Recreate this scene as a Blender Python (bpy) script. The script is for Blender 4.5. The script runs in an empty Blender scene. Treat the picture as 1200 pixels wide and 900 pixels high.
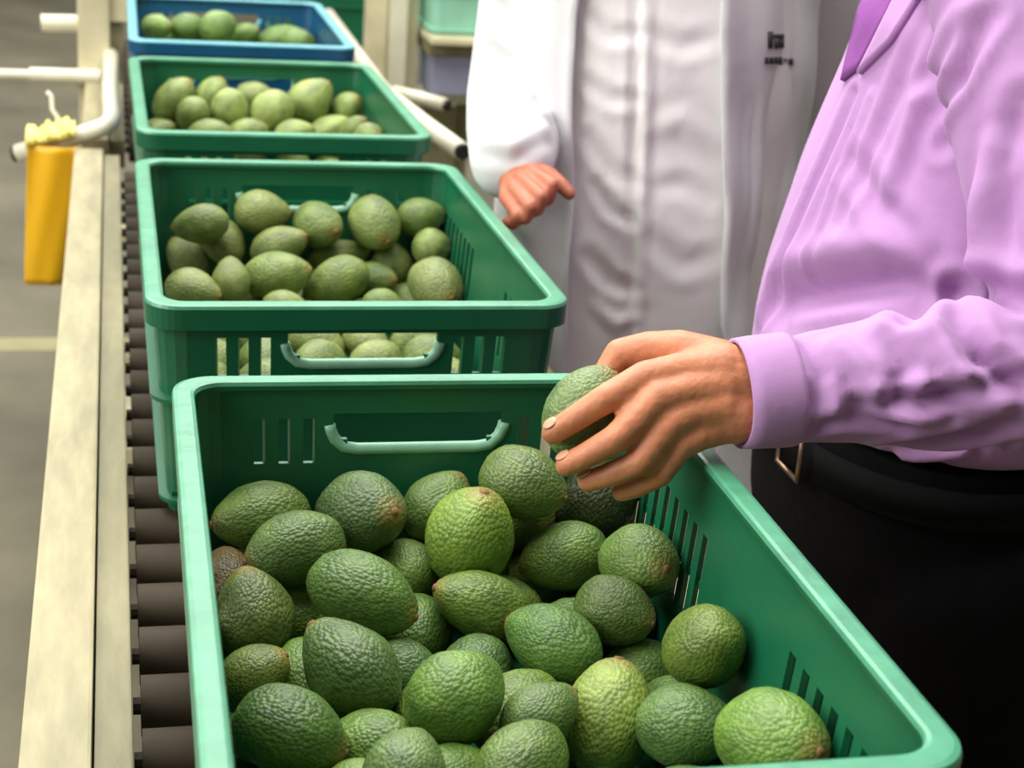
import bpy, bmesh, math, random
import numpy as np
from mathutils import Vector, Matrix, noise
from mathutils.bvhtree import BVHTree

SC = bpy.context.scene
COL = SC.collection
random.seed(7)

# ------------------------------------------------------------------ camera
CAM = Vector((0, 0, 1.450))
RIGHT = Vector((0.972284, -0.222917, 0.070513)); UP = Vector((0.012113, 0.349212, 0.936965)); FWD = Vector((0.233490, 0.910142, -0.342234))
FPX = 1920.0
cd = bpy.data.cameras.new('camera')
cam = bpy.data.objects.new('camera', cd); COL.objects.link(cam)
cd.sensor_width = 36.0; cd.lens = 36.0 * FPX / 1200.0
cam.matrix_world = Matrix(((RIGHT.x, UP.x, -FWD.x, CAM.x), (RIGHT.y, UP.y, -FWD.y, CAM.y), (RIGHT.z, UP.z, -FWD.z, CAM.z), (0, 0, 0, 1)))
cd.dof.use_dof = True; cd.dof.focus_distance = 1.25; cd.dof.aperture_fstop = 9.0
SC.camera = cam

def at(px, py, D):
    'point of the room seen at (px, py) of the photograph, D metres deep'
    return CAM + (FWD + RIGHT * ((px - 600) / FPX) - UP * ((py - 450) / FPX)) * D

# ------------------------------------------------------------------ light
wd = bpy.data.worlds.new('overcast'); SC.world = wd; wd.use_nodes = True
bg = wd.node_tree.nodes['Background']
bg.inputs[0].default_value = (1.0, 1.0, 0.97, 1); bg.inputs[1].default_value = 0.18

def area(name, loc, target, sx, sy, power, col=(1, 1, 1)):
    ld = bpy.data.lights.new(name, 'AREA'); ld.shape = 'RECTANGLE'
    ld.size = sx; ld.size_y = sy; ld.energy = power; ld.color = col
    o = bpy.data.objects.new(name, ld); COL.objects.link(o); o.location = loc
    o.rotation_euler = (Vector(target) - Vector(loc)).to_track_quat('-Z', 'Y').to_euler()
    return o
area('roof_skylight', (0.1, 2.7, 4.7), (0.15, 2.2, 0.5), 4.5, 4.6, 470, (1, 0.99, 0.95))
area('far_fill_light', (0.0, 8.2, 4.8), (0.0, 7.4, 0), 6.0, 4.0, 430, (1, 0.99, 0.95))  # added fill: brightens the far floor and backlights the crates
area('open_side_daylight', (-3.3, 0.9, 2.9), (0.5, 1.5, 0.9), 3.5, 2.5, 210, (1, 0.98, 0.93))
SC.view_settings.view_transform = 'Standard'; SC.view_settings.look = 'None'
SC.view_settings.gamma = 1; SC.view_settings.use_curve_mapping = False
SC.view_settings.exposure = -0.06

# ------------------------------------------------------------------ materials
def lin(c):
    return tuple((x / 255 / 12.92) if x <= 10 else ((x / 255 + 0.055) / 1.055) ** 2.4 for x in c) + (1,)

class NT:
    def __init__(s, name):
        s.m = bpy.data.materials.new(name); s.m.use_nodes = True
        s.t = s.m.node_tree; s.b = s.t.nodes['Principled BSDF']
    def n(s, kind, **kw):
        x = s.t.nodes.new(kind)
        for k, v in kw.items():
            if k in x.inputs: x.inputs[k].default_value = v
            else: setattr(x, k, v)
        return x
    def l(s, a, ao, b, bi): s.t.links.new(a.outputs[ao], b.inputs[bi])

def plain(name, col, rough=0.5, metal=0.0, nscale=None, namt=0.25, bump=0.0, bscale=None, spec=0.5, coord='Object', sheen=0.0, stretch=(1, 1, 1), sss=0.0):
    k = NT(name); b = k.b
    b.inputs['Base Color'].default_value = lin(col); b.inputs['Roughness'].default_value = rough
    b.inputs['Metallic'].default_value = metal; b.inputs['Specular IOR Level'].default_value = spec
    if sheen: b.inputs['Sheen Weight'].default_value = sheen
    if sss:
        b.inputs['Subsurface Weight'].default_value = sss; b.inputs['Subsurface Radius'].default_value = (0.012, 0.004, 0.002)
        b.inputs['Subsurface Scale'].default_value = 0.3
    tc = k.n('ShaderNodeTexCoord'); mp = k.n('ShaderNodeMapping'); mp.inputs['Scale'].default_value = stretch
    k.l(tc, coord, mp, 'Vector')
    if nscale:
        nz = k.n('ShaderNodeTexNoise', Scale=nscale, Detail=6.0, Roughness=0.6); k.l(mp, 'Vector', nz, 'Vector')
        cr = k.n('ShaderNodeValToRGB')
        cr.color_ramp.elements[0].position = 0.3; cr.color_ramp.elements[1].position = 0.7
        c = lin(col); cr.color_ramp.elements[0].color = tuple(x * (1 - namt) for x in c[:3]) + (1,)
        cr.color_ramp.elements[1].color = tuple(min(1, x * (1 + namt)) for x in c[:3]) + (1,)
        k.l(nz, 'Fac', cr, 'Fac'); k.l(cr, 'Color', b, 'Base Color')
    if bump:
        nb = k.n('ShaderNodeTexNoise', Scale=bscale or 60.0, Detail=4.0); k.l(mp, 'Vector', nb, 'Vector')
        bp = k.n('ShaderNodeBump', Strength=bump, Distance=0.004); k.l(nb, 'Fac', bp, 'Height'); k.l(bp, 'Normal', b, 'Normal')
    return k.m

M = {}
M['floor'] = plain('concrete_floor', (100, 95, 76), 0.75, nscale=1.6, namt=0.35, bump=0.15, bscale=14)
M['wall'] = plain('grey_light_blocker', (112, 110, 104), 0.8, nscale=2, namt=0.15)  # for the added light-blocking walls and ceiling
M['floor_line'] = plain('worn_floor_paint', (150, 144, 104), 0.7, nscale=5, namt=0.2)
M['cream'] = plain('cream_paint', (206, 197, 162), 0.5, nscale=9, namt=0.16, bump=0.1, bscale=25)
M['cream_worn'] = plain('worn_cream_paint', (156, 147, 113), 0.55, nscale=14, namt=0.22, bump=0.2, bscale=30, stretch=(3, 0.6, 3))
M['cream_dull'] = plain('dull_cream_paint', (132, 126, 95), 0.6, nscale=14, namt=0.22, bump=0.2, bscale=30, stretch=(3, 0.6, 3))
M['pipe'] = plain('pale_pipe_paint', (218, 214, 190), 0.35, nscale=12, namt=0.1)
M['black_plastic'] = plain('black_plastic', (18, 18, 18), 0.5)
M['steel'] = plain('roller_steel', (58, 48, 34), 0.75, metal=0.3, nscale=20, namt=0.25)
M['lavender'] = plain('grey_blue_panel', (150, 152, 178), 0.5, nscale=8, namt=0.15)
M['green'] = plain('green_crate_plastic', (18, 96, 64), 0.38, nscale=7, namt=0.16, bump=0.12, bscale=40)
M['green_rim'] = plain('lit_worn_crate_rim', (74, 144, 111), 0.33, nscale=26, namt=0.2, bump=0.15, bscale=60)  # wear and light from above are both put into this paler green
M['green_lip'] = plain('lit_handle_lip', (140, 196, 164), 0.35, nscale=26, namt=0.15)  # paler green stands in for light caught by the handle lip
M['mint'] = plain('mint_plastic', (150, 208, 182), 0.45, nscale=7, namt=0.12)
M['blue'] = plain('blue_crate_plastic', (16, 80, 118), 0.38, nscale=7, namt=0.16)
M['blue_rim'] = plain('pale_blue_crate_rim', (110, 178, 190), 0.33, nscale=26, namt=0.15)
M['shirt'] = plain('lilac_cotton', (181, 136, 188), 0.75, nscale=5, namt=0.05, bump=0.25, bscale=45, sheen=0.15, spec=0.25)
M['shirt_shade'] = plain('purple_collar_shade', (140, 78, 150), 0.8, nscale=30, namt=0.1, spec=0.2)  # darker lilac that paints the shade inside the open collar
M['trousers'] = plain('black_trouser_cloth', (9, 8, 9), 0.9, nscale=40, namt=0.2, bump=0.2, bscale=90, spec=0.15)
M['belt'] = plain('black_leather', (6, 6, 6), 0.85, spec=0.15, bump=0.2, bscale=80)
M['brass'] = plain('dull_buckle_metal', (150, 125, 105), 0.35, metal=0.9)
M['coat'] = plain('white_coat_cotton', (228, 228, 230), 0.8, nscale=6, namt=0.03, bump=0.25, bscale=30, spec=0.2)
M['gown'] = plain('grey_white_cotton', (243, 240, 239), 0.8, nscale=6, namt=0.05, bump=0.3, bscale=28, spec=0.2)
M['thread'] = plain('dark_embroidery', (62, 58, 62), 0.8)
M['skin'] = plain('tanned_skin', (198, 126, 90), 0.5, nscale=45, namt=0.14, bump=0.25, bscale=140, sss=0.15)
M['skin2'] = plain('ruddy_skin', (188, 112, 84), 0.5, nscale=45, namt=0.16, bump=0.25, bscale=120, sss=0.15)
M['nail'] = plain('finger_nail', (208, 152, 122), 0.35)
M['hair'] = plain('dark_hair', (30, 24, 20), 0.6, bump=0.6, bscale=90, stretch=(1, 1, 0.2))
M['eye'] = plain('eye_white', (225, 220, 212), 0.25)
M['shoe'] = plain('dark_shoe_leather', (25, 22, 20), 0.4)
M['stem'] = plain('brown_stem_scar', (128, 92, 52), 0.8, nscale=60, namt=0.3)
def bag_mat():
    m = plain('yellow_plastic_sheet', (232, 176, 16), 0.4, nscale=5, namt=0.12, bump=0.4, bscale=18, stretch=(3, 3, 0.6))
    m.node_tree.nodes['Principled BSDF'].inputs['Subsurface Weight'].default_value = 0.0
    return m
M['yellow'] = bag_mat()
M['yellow_pale'] = plain('pale_yellow_plastic', (238, 222, 120), 0.45, nscale=20, namt=0.15, bump=0.5, bscale=30)

def avocado_mat():
    k = NT('avocado_skin'); b = k.b
    tc = k.n('ShaderNodeTexCoord'); oi = k.n('ShaderNodeObjectInfo')
    # base: object colour, mottled
    add = k.n('ShaderNodeVectorMath', operation='ADD'); k.l(tc, 'Object', add, 0)
    rv = k.n('ShaderNodeMath', operation='MULTIPLY'); rv.inputs[1].default_value = 37.0; k.l(oi, 'Random', rv, 0); k.l(rv, 'Value', add, 1)
    nz = k.n('ShaderNodeTexNoise', Scale=1.7, Detail=4.0, Roughness=0.6); k.l(add, 'Vector', nz, 'Vector')
    mx = k.n('ShaderNodeMix', data_type='RGBA'); mx.blend_type = 'MULTIPLY'; mx.inputs[0].default_value = 1.0
    cr = k.n('ShaderNodeValToRGB'); e = cr.color_ramp.elements
    e[0].position = 0.3; e[0].color = (0.55, 0.6, 0.55, 1); e[1].position = 0.72; e[1].color = (1.35, 1.25, 1.1, 1)
    k.l(nz, 'Fac', cr, 'Fac'); k.l(oi, 'Color', mx, 6); k.l(cr, 'Color', mx, 7)
    # pale lenticels
    vo = k.n('ShaderNodeTexVoronoi', Scale=9.0); k.l(add, 'Vector', vo, 'Vector')
    dr = k.n('ShaderNodeValToRGB'); e = dr.color_ramp.elements
    e[0].position = 0.1; e[0].color = (1, 1, 1, 1); e[1].position = 0.34; e[1].color = (0, 0, 0, 1)
    k.l(vo, 'Distance', dr, 'Fac')
    ml = k.n('ShaderNodeMath', operation='MULTIPLY'); ml.inputs[1].default_value = 0.18; k.l(dr, 'Color', ml, 0)
    m2 = k.n('ShaderNodeMix', data_type='RGBA'); m2.inputs[7].default_value = lin((176, 186, 108))
    k.l(ml, 'Value', m2, 0); k.l(mx, 2, m2, 6)
    # brownish stem end
    sp = k.n('ShaderNodeSeparateXYZ'); k.l(tc, 'Object', sp, 0)
    mr = k.n('ShaderNodeMapRange'); mr.inputs[1].default_value = 0.8; mr.inputs[2].default_value = 1.02; mr.inputs[4].default_value = 0.75
    k.l(sp, 'Z', mr, 0)
    m3 = k.n('ShaderNodeMix', data_type='RGBA'); m3.inputs[7].default_value = lin((140, 120, 58))
    k.l(mr, 0, m3, 0); k.l(m2, 2, m3, 6); k.l(m3, 2, b, 'Base Color')
    b.inputs['Roughness'].default_value = 0.42; b.inputs['Specular IOR Level'].default_value = 0.5
    v2 = k.n('ShaderNodeTexVoronoi', Scale=11.0); k.l(add, 'Vector', v2, 'Vector')
    bp = k.n('ShaderNodeBump', Strength=0.22, Distance=0.05); bp.invert = True
    k.l(v2, 'Distance', bp, 'Height'); k.l(bp, 'Normal', b, 'Normal')
    return k.m
M['avocado'] = avocado_mat()

# ------------------------------------------------------------------ helpers
def link(name, mesh, mat=None, parent=None, smooth=False):
    if mat is not None and len(mesh.materials) == 0: mesh.materials.append(mat)
    if smooth: mesh.polygons.foreach_set('use_smooth', [True] * len(mesh.polygons))
    o = bpy.data.objects.new(name, mesh); COL.objects.link(o)
    if parent: o.parent = parent
    return o
def obj(name, bm, mat, parent=None, smooth=False):
    me = bpy.data.meshes.new(name); bmesh.ops.recalc_face_normals(bm, faces=bm.faces); bm.to_mesh(me); bm.free()
    return link(name, me, mat, parent, smooth)
def tag(o, label, cat, group=None):
    o['label'] = label; o['category'] = cat
    if group: o['group'] = group
    return o
def thing(name, label, cat, loc=(0, 0, 0), rz=0, group=None):
    o = bpy.data.objects.new(name, None); COL.objects.link(o); o.location = loc; o.rotation_euler = (0, 0, rz)
    o.empty_display_size = 0.05
    return tag(o, label, cat, group)
def box(bm, x0, x1, y0, y1, z0, z1, bev=0.0):
    r = bmesh.ops.create_cube(bm, size=1)
    vs = r['verts']
    for v in vs: v.co = Vector((x0 + (v.co.x + .5) * (x1 - x0), y0 + (v.co.y + .5) * (y1 - y0), z0 + (v.co.z + .5) * (z1 - z0)))
    if bev:
        es = list({e for v in vs for e in v.link_edges})
        bmesh.ops.bevel(bm, geom=es, offset=bev, segments=2, affect='EDGES', profile=0.7)
def frame_of(t):
    t = Vector(t).normalized(); u = t.orthogonal().normalized(); return u, t.cross(u)
def cone(bm, p0, p1, r0, r1, seg=14, caps=True):
    p0, p1 = Vector(p0), Vector(p1); u, w = frame_of(p1 - p0)
    A = [bm.verts.new(p0 + (u * math.cos(i * 6.28318 / seg) + w * math.sin(i * 6.28318 / seg)) * r0) for i in range(seg)]
    B = [bm.verts.new(p1 + (u * math.cos(i * 6.28318 / seg) + w * math.sin(i * 6.28318 / seg)) * r1) for i in range(seg)]
    for i in range(seg): bm.faces.new((A[i], A[(i + 1) % seg], B[(i + 1) % seg], B[i]))
    if caps: bm.faces.new(A[::-1]); bm.faces.new(B)
def ball(bm, c, r, seg=14, sc=(1, 1, 1), rot=None):
    m = Matrix.Translation(Vector(c))
    if rot is not None: m = m @ rot.to_4x4()
    m = m @ Matrix.Diagonal((r * sc[0], r * sc[1], r * sc[2], 1))
    bmesh.ops.create_uvsphere(bm, u_segments=seg, v_segments=max(6, seg // 2 + 1), radius=1, matrix=m)
def chain(bm, pts, rad, seg=14):
    for i, p in enumerate(pts):
        ball(bm, p, rad[i], seg)
        if i: cone(bm, pts[i - 1], p, rad[i - 1], rad[i], seg)
def sweep(bm, pts, r, seg=10, closed=False):
    'tube of constant or varying radius along a polyline'
    pts = [Vector(p) for p in pts]; n = len(pts); rr = r if isinstance(r, (list, tuple)) else [r] * n
    rings = []; u = None
    for i in range(n):
        a = pts[i - 1] if (i or closed) else pts[i]; b = pts[(i + 1) % n] if (i < n - 1 or closed) else pts[i]
        t = (b - a).normalized()
        u = t.orthogonal().normalized() if u is None else (u - t * u.dot(t)).normalized()
        w = t.cross(u)
        rings.append([bm.verts.new(pts[i] + (u * math.cos(k * 6.28318 / seg) + w * math.sin(k * 6.28318 / seg)) * rr[i]) for k in range(seg)])
    for i in range(n if closed else n - 1):
        A, B = rings[i], rings[(i + 1) % n]
        for k in range(seg): bm.faces.new((A[k], A[(k + 1) % seg], B[(k + 1) % seg], B[k]))
    if not closed: bm.faces.new(rings[0][::-1]); bm.faces.new(rings[-1])
def loft(bm, rings, closed_ends=True):
    R = [[bm.verts.new(p) for p in r] for r in rings]; n = len(R[0])
    for A, B in zip(R, R[1:]):
        for k in range(n): bm.faces.new((A[k], A[(k + 1) % n], B[(k + 1) % n], B[k]))
    if closed_ends: bm.faces.new(R[0][::-1]); bm.faces.new(R[-1])
    return R
def oval(cx, cy, z, rx, ry, rz=0.0, n=40, p=2.3):
    out = []
    for i in range(n):
        a = i * 2 * math.pi / n; c, s = math.cos(a), math.sin(a)
        x = math.copysign(abs(c) ** (2 / p), c) * rx; y = math.copysign(abs(s) ** (2 / p), s) * ry
        out.append(Vector((cx + x * math.cos(rz) - y * math.sin(rz), cy + x * math.sin(rz) + y * math.cos(rz), z)))
    return out
def remesh(bm, voxel, smooth=4, fac=0.5):
    'union of every closed shell in bm as one continuous mesh'
    me = bpy.data.meshes.new('union'); bmesh.ops.recalc_face_normals(bm, faces=bm.faces); bm.to_mesh(me); bm.free()
    o = bpy.data.objects.new('union', me); COL.objects.link(o)
    m = o.modifiers.new('r', 'REMESH'); m.mode = 'VOXEL'; m.voxel_size = voxel; m.adaptivity = 0
    if smooth:
        s = o.modifiers.new('s', 'SMOOTH'); s.factor = fac; s.iterations = smooth
    dg = bpy.context.evaluated_depsgraph_get()
    res = bpy.data.meshes.new_from_object(o.evaluated_get(dg))
    bpy.data.objects.remove(o); bpy.data.meshes.remove(me)
    return res
def coords(me):
    a = np.empty(len(me.vertices) * 3, 'f'); me.vertices.foreach_get('co', a); return a.reshape(-1, 3)
def normals(me):
    a = np.empty(len(me.vertices) * 3, 'f'); me.vertex_normals.foreach_get('vector', a); return a.reshape(-1, 3)
def setco(me, a): me.vertices.foreach_set('co', a.astype('f').ravel()); me.update()
def bvh(me):
    me.calc_loop_triangles()
    return BVHTree.FromPolygons([v.co.copy() for v in me.vertices], [tuple(p.vertices) for p in me.polygons])
def hit(tree, px, py):
    v = (at(px, py, 1) - CAM).normalized(); h = tree.ray_cast(CAM, v)
    return h[0], h[1]
def creases(me, lines, tree=None):
    'press or raise fold lines into a cloth: each is (polyline of points, width, height)'
    tree = tree or bvh(me); C = coords(me); N = normals(me); D = np.zeros(len(C))
    for pl, w, h in lines:
        P = [hit(tree, *p)[0] if len(p) == 2 else Vector(p) for p in pl]; P = [p for p in P if p is not None]
        best = np.full(len(C), 9.0); tt = np.zeros(len(C)); k = max(1, len(P) - 1)
        for i in range(len(P) - 1):
            a = np.array(P[i]); b = np.array(P[i + 1]); ab = b - a
            t = np.clip(((C - a) @ ab) / max(1e-9, ab @ ab), 0, 1)
            d = np.linalg.norm(C - a - t[:, None] * ab, axis=1)
            mk = d < best; best[mk] = d[mk]; tt[mk] = (i + t[mk]) / k
        taper = 0.35 + 0.65 * np.sin(np.pi * np.clip(tt, 0.02, 0.98)) ** 0.5
        D += h * taper * (np.exp(-(best / w) ** 2) - 0.45 * np.exp(-((best - 2.1 * w) / (0.9 * w)) ** 2))
    setco(me, C + N * D[:, None])
def rumple(me, amp, freq, seed=0, stretch=(1, 1, 1)):
    C = coords(me); N = normals(me); rng = np.random.default_rng(seed); D = np.zeros(len(C))
    for o in range(9):
        k = rng.normal(size=3); k = k / np.linalg.norm(k) * freq * rng.uniform(0.6, 1.9) * np.array(stretch)
        ph = rng.uniform(0, 6.28); kw = rng.normal(size=3) * freq * 0.35
        D += np.sin(C @ k + ph + 1.4 * np.sin(C @ kw + ph * 2)) / 3
    setco(me, C + N * (D * amp)[:, None])

# ------------------------------------------------------------------ setting
bm = bmesh.new(); box(bm, -9, 12, -3, 22, -0.1, 0)
o = obj('floor', bm, M['floor']); o['kind'] = 'structure'
for nm, ex in (('blocker_wall_back', (-6, 9, -2.7, -2.6, 0, 5.2)), ('blocker_wall_right', (8.9, 9, -2.6, 14, 0, 5.2)), ('blocker_ceiling', (-6, 9, -2.7, 14, 5.2, 5.3))):
    bm = bmesh.new(); box(bm, *ex); o = obj(nm, bm, M['wall']); o['kind'] = 'structure'  # unseen walls and ceiling added to keep light off camera-facing sides
bm = bmesh.new(); box(bm, -6, 1.2, 4.14, 4.24, 0.0, 0.002)
o = obj('trim_1', bm, M['floor_line']); o['kind'] = 'structure'

# ------------------------------------------------------------------ roller conveyors
ROLL = None
def roller(parent, y, x0, x1, z):
    global ROLL
    if ROLL is None:
        b = bmesh.new(); L = x1 - x0
        cone(b, (0, 0, 0), (L, 0, 0), 0.024, 0.024, 16); cone(b, (-0.006, 0, 0), (L + 0.006, 0, 0), 0.007, 0.007, 8)
        r = obj('roller', b, M['steel'], parent, True); ROLL = r.data
        m = r.modifiers.new('e', 'EDGE_SPLIT')
    else:
        r = link('roller', ROLL, None, parent); r.modifiers.new('e', 'EDGE_SPLIT')
    r.location = (x0, y, z); return r
def conveyor(name, label, y0, y1, xl, xr, ztop, legs):
    t = thing(name, label, 'conveyor', ((xl + xr) / 2, y0, 0))
    ox, oy = (xl + xr) / 2, y0
    def part(n, b, m, sm=False):
        r = obj(n, b, m, t, sm); r.location = (-ox, -oy, 0); return r
    for s, x in ((-1, xl), (1, xr)):
        b = bmesh.new(); box(b, min(x, x + s * 0.05), max(x, x + s * 0.05), y0, y1, ztop - 0.11, ztop, 0.003); part('side_rail', b, M['cream_worn'])
        b = bmesh.new(); box(b, min(x - s * 0.0015, x - s * 0.029), max(x - s * 0.0015, x - s * 0.029), y0 + .02, y1 - .02, ztop - 0.06, ztop - 0.007, 0.002); part('guide_strip', b, M['cream_dull'])
        for y in legs:
            b = bmesh.new(); xx = x + s * 0.025; box(b, xx - 0.025, xx + 0.025, y - 0.025, y + 0.025, 0.006, ztop - 0.11, 0.003); part('leg', b, M['cream'])
            b = bmesh.new(); cone(b, (xx, y, 0), (xx, y, 0.008), 0.045, 0.045, 16); part('foot_plate', b, M['steel'])
    for y in legs:
        b = bmesh.new(); box(b, xl, xr, y - 0.02, y + 0.02, 0.25, 0.29, 0.003); part('cross_member', b, M['cream'])
    n = int((y1 - y0 - 0.08) / 0.078)
    for i in range(n):
        r = roller(t, 0, xl + 0.036, xr - 0.036, 0); r.location = (xl + 0.036 - ox, 0.05 + i * 0.078, ztop - 0.03)
    return t
ZR = 0.781                                                 # rail top; the rollers' crowns carry the crates at 0.775
cv = conveyor('roller_conveyor', 'near roller conveyor with worn cream side rails carrying the green crates', 0.32, 3.02, -0.022, 0.468, ZR, (0.6, 1.7, 2.8))
cv2 = conveyor('roller_conveyor', 'far roller conveyor under the blue crate, with pale guide pipes bending outward', 3.10, 4.5, -0.012, 0.468, ZR, (3.3, 4.3))
def cpart(n, b, m, sm=True):
    r = obj(n, b, m, cv2, sm); r.location = -cv2.location; return r
def bend(pts, k=8):
    'round the corners of a polyline'
    P = [Vector(p) for p in pts]; out = [P[0]]
    for i in range(1, len(P) - 1):
        a = P[i] + (P[i - 1] - P[i]) * min(0.45, 0.07 / (P[i - 1] - P[i]).length); c = P[i] + (P[i + 1] - P[i]) * min(0.45, 0.07 / (P[i + 1] - P[i]).length)
        for j in range(k + 1):
            t = j / k; out.append(a * (1 - t) ** 2 + P[i] * 2 * t * (1 - t) + c * t * t)
    return out + [P[-1]]
def open_pipe(tip_dir_pts, r, name='guide_pipe'):
    b = bmesh.new(); sweep(b, tip_dir_pts, r, 14); p = cpart(name, b, M['pipe'])
    e = Vector(tip_dir_pts[-1]); d = (e - Vector(tip_dir_pts[-2])).normalized()
    b = bmesh.new(); cone(b, Vector((0, 0, 0)), d * 0.012, r * 0.86, r * 0.86, 14)
    q = obj('end_plug', b, M['black_plastic'], p); q.location = e - d * 0.004
    return p
# left pipe: runs along the row, turns outward and down in front of the post
pl = at(132, 146, 3.0); tipl = at(20, 180, 3.0)
open_pipe(bend([(pl.x - 0.004, 4.46, pl.z + 0.02), (pl.x - 0.004, 3.25, pl.z + 0.015), pl, at(96, 158, 2.99), tipl]), 0.0165)
# right pipes
tr = at(541, 177, 2.86); t0 = at(470, 118, 3.3)
open_pipe(bend([(0.56, 4.46, t0.z), (t0.x - 0.02, t0.y + 0.1, t0.z), at(500, 147, 3.0), tr]), 0.0165)
open_pipe([at(462, 108, 3.75), at(522, 123, 3.7)], 0.016, 'guide_pipe')
for x, y in ((pl.x - 0.004, 3.9), (pl.x - 0.004, 4.4)):
    b = bmesh.new(); box(b, x - 0.01, x + 0.01, y - 0.015, y + 0.015, 0.67, pl.z + 0.01); cpart('pipe_bracket', b, M['cream'], False)
b = bmesh.new(); box(b, 0.5, 0.58, 4.38, 4.42, ZR - 0.09, t0.z); cpart('pipe_bracket', b, M['cream'], False)
q = at(466, 109, 3.75); b = bmesh.new(); box(b, 0.46, q.x + 0.02, q.y - 0.02, q.y + 0.02, ZR - 0.1, q.z); cpart('pipe_bracket', b, M['cream'], False)

# post with side arms at the left of the far conveyor
D = 3.62
p0 = at(110, 100, D)
def spart(n, b, m, sm=False): return cpart(n, b, m, sm)
xa, xb = at(92, 60, D).x, at(129, 60, D).x
b = bmesh.new(); box(b, xa, xb, p0.y - 0.035, p0.y + 0.035, 0.008, 1.6, 0.006); spart('upright', b, M['cream'])
b = bmesh.new(); box(b, xa - 0.05, xb + 0.05, p0.y - 0.08, p0.y + 0.08, 0, 0.01); spart('base_plate', b, M['cream'])
z = at(0, 91, D - 0.05).z
b = bmesh.new(); e1 = at(-60, 89, D - .05); e2 = at(118, 91, D - .05); cone(b, (e1.x, p0.y - .045, e2.z), (e2.x, p0.y - .045, e2.z), 0.0115, 0.0115); spart('side_bar', b, M['pipe'], False)
b = bmesh.new(); e1 = at(36, 90, D - .05); cone(b, (e1.x, p0.y - .045, e2.z), (e2.x, p0.y - .045, e2.z), 0.017, 0.017); spart('sleeve', b, M['pipe'], False)
e1 = at(50, 21, D); b = bmesh.new(); cone(b, (e1.x, p0.y, e1.z), (xa, p0.y, e1.z + 0.002), 0.019, 0.019); spart('side_bar', b, M['pipe'], False)
e1 = at(150, 8, D); b = bmesh.new(); box(b, xb, e1.x, p0.y - 0.02, p0.y + 0.02, e1.z - 0.025, e1.z + 0.03, 0.004); spart('side_bar', b, M['cream'])
e1 = at(138, 50, D); b = bmesh.new(); box(b, xb, e1.x + 0.012, p0.y - 0.012, p0.y + 0.03, e1.z - 0.12, e1.z + 0.05, 0.003); spart('gusset', b, M['cream_dull'])

# yellow plastic sheet folded over the bent pipe
yb = thing('plastic_sheet', 'yellow plastic sheet folded over the bent pipe left of the crates', 'plastic sheet', at(60, 170, 3.0))
def ypart(n, b, m, sm=True):
    r = obj(n, b, m, yb, sm); r.location = -yb.location; return r
def hanging(D0, y0, y1, xs0, xs1, wav, nx=26, nz=20, th=0.004):
    P = []
    for j in range(nz + 1):
        row = []
        for i in range(nx + 1):
            u, v = i / nx, j / nz
            p = at((xs0[0] + (xs1[0] - xs0[0]) * v) * (1 - u) + (xs0[1] + (xs1[1] - xs0[1]) * v) * u, y0 * (1 - v) + y1 * v, D0)
            base = at(58, 172, D0); zz = at(58, y0 * (1 - v) + y1 * v, D0).z
            p = Vector((p.x, base.y + wav * (math.sin(u * 5 + 1.2 + v) * 0.5 + math.sin(u * 9 + v * 4) * 0.18), zz)); row.append(p)
        P.append(row)
    return P
def sheet_bm(P, th):
    b = bmesh.new(); F = [[b.verts.new(p) for p in r] for r in P]; B = [[b.verts.new(p + Vector((0, th, 0))) for p in r] for r in P]
    nr, nc = len(P), len(P[0])
    for j in range(nr - 1):
        for i in range(nc - 1):
            b.faces.new((F[j][i], F[j][i + 1], F[j + 1][i + 1], F[j + 1][i])); b.faces.new((B[j][i], B[j + 1][i], B[j + 1][i + 1], B[j][i + 1]))
    for j in range(nr - 1):
        for i in (0, nc - 1): b.faces.new((F[j][i], F[j + 1][i], B[j + 1][i], B[j][i]))
    for i in range(nc - 1):
        for j in (0, nr - 1): b.faces.new((F[j][i], F[j][i + 1], B[j][i + 1], B[j][i]))
    return b
ypart('front_panel', sheet_bm(hanging(2.965, 172, 352, (32, 90), (26, 75), 0.012), 0.004), M['yellow'])
ypart('back_panel', sheet_bm(hanging(3.055, 170, 340, (32, 90), (26, 76), 0.012), 0.004), M['yellow'])
b = bmesh.new()
pa, pb = at(31, 172, 3.0), at(88, 160, 3.0); N = 22
rings = []
for i in range(N + 1):
    c = pa.lerp(pb, i / N); rw = 0.030 + 0.006 * math.sin(i * 0.8) + 0.003 * math.sin(i * 2.1)
    rings.append([c + Vector((0, math.cos(a) * (rw + 0.012), math.sin(a) * rw + 0.004)) for a in [k * math.pi / 9 - 0.25 for k in range(10)]] + [c + Vector((0, math.cos(a) * 0.022, math.sin(a) * 0.02)) for a in [math.pi - k * math.pi / 9 for k in range(10)]])
loft(b, rings); ypart('folded_top', b, M['yellow_pale'])
b = bmesh.new(); sweep(b, [at(66, 152, 3.0), at(68, 138, 3.0), at(61, 128, 3.0), at(60, 112, 3.0), at(55, 108, 3.0)], 0.004, 8); ypart('tie_cord', b, M['pipe'])

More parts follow.
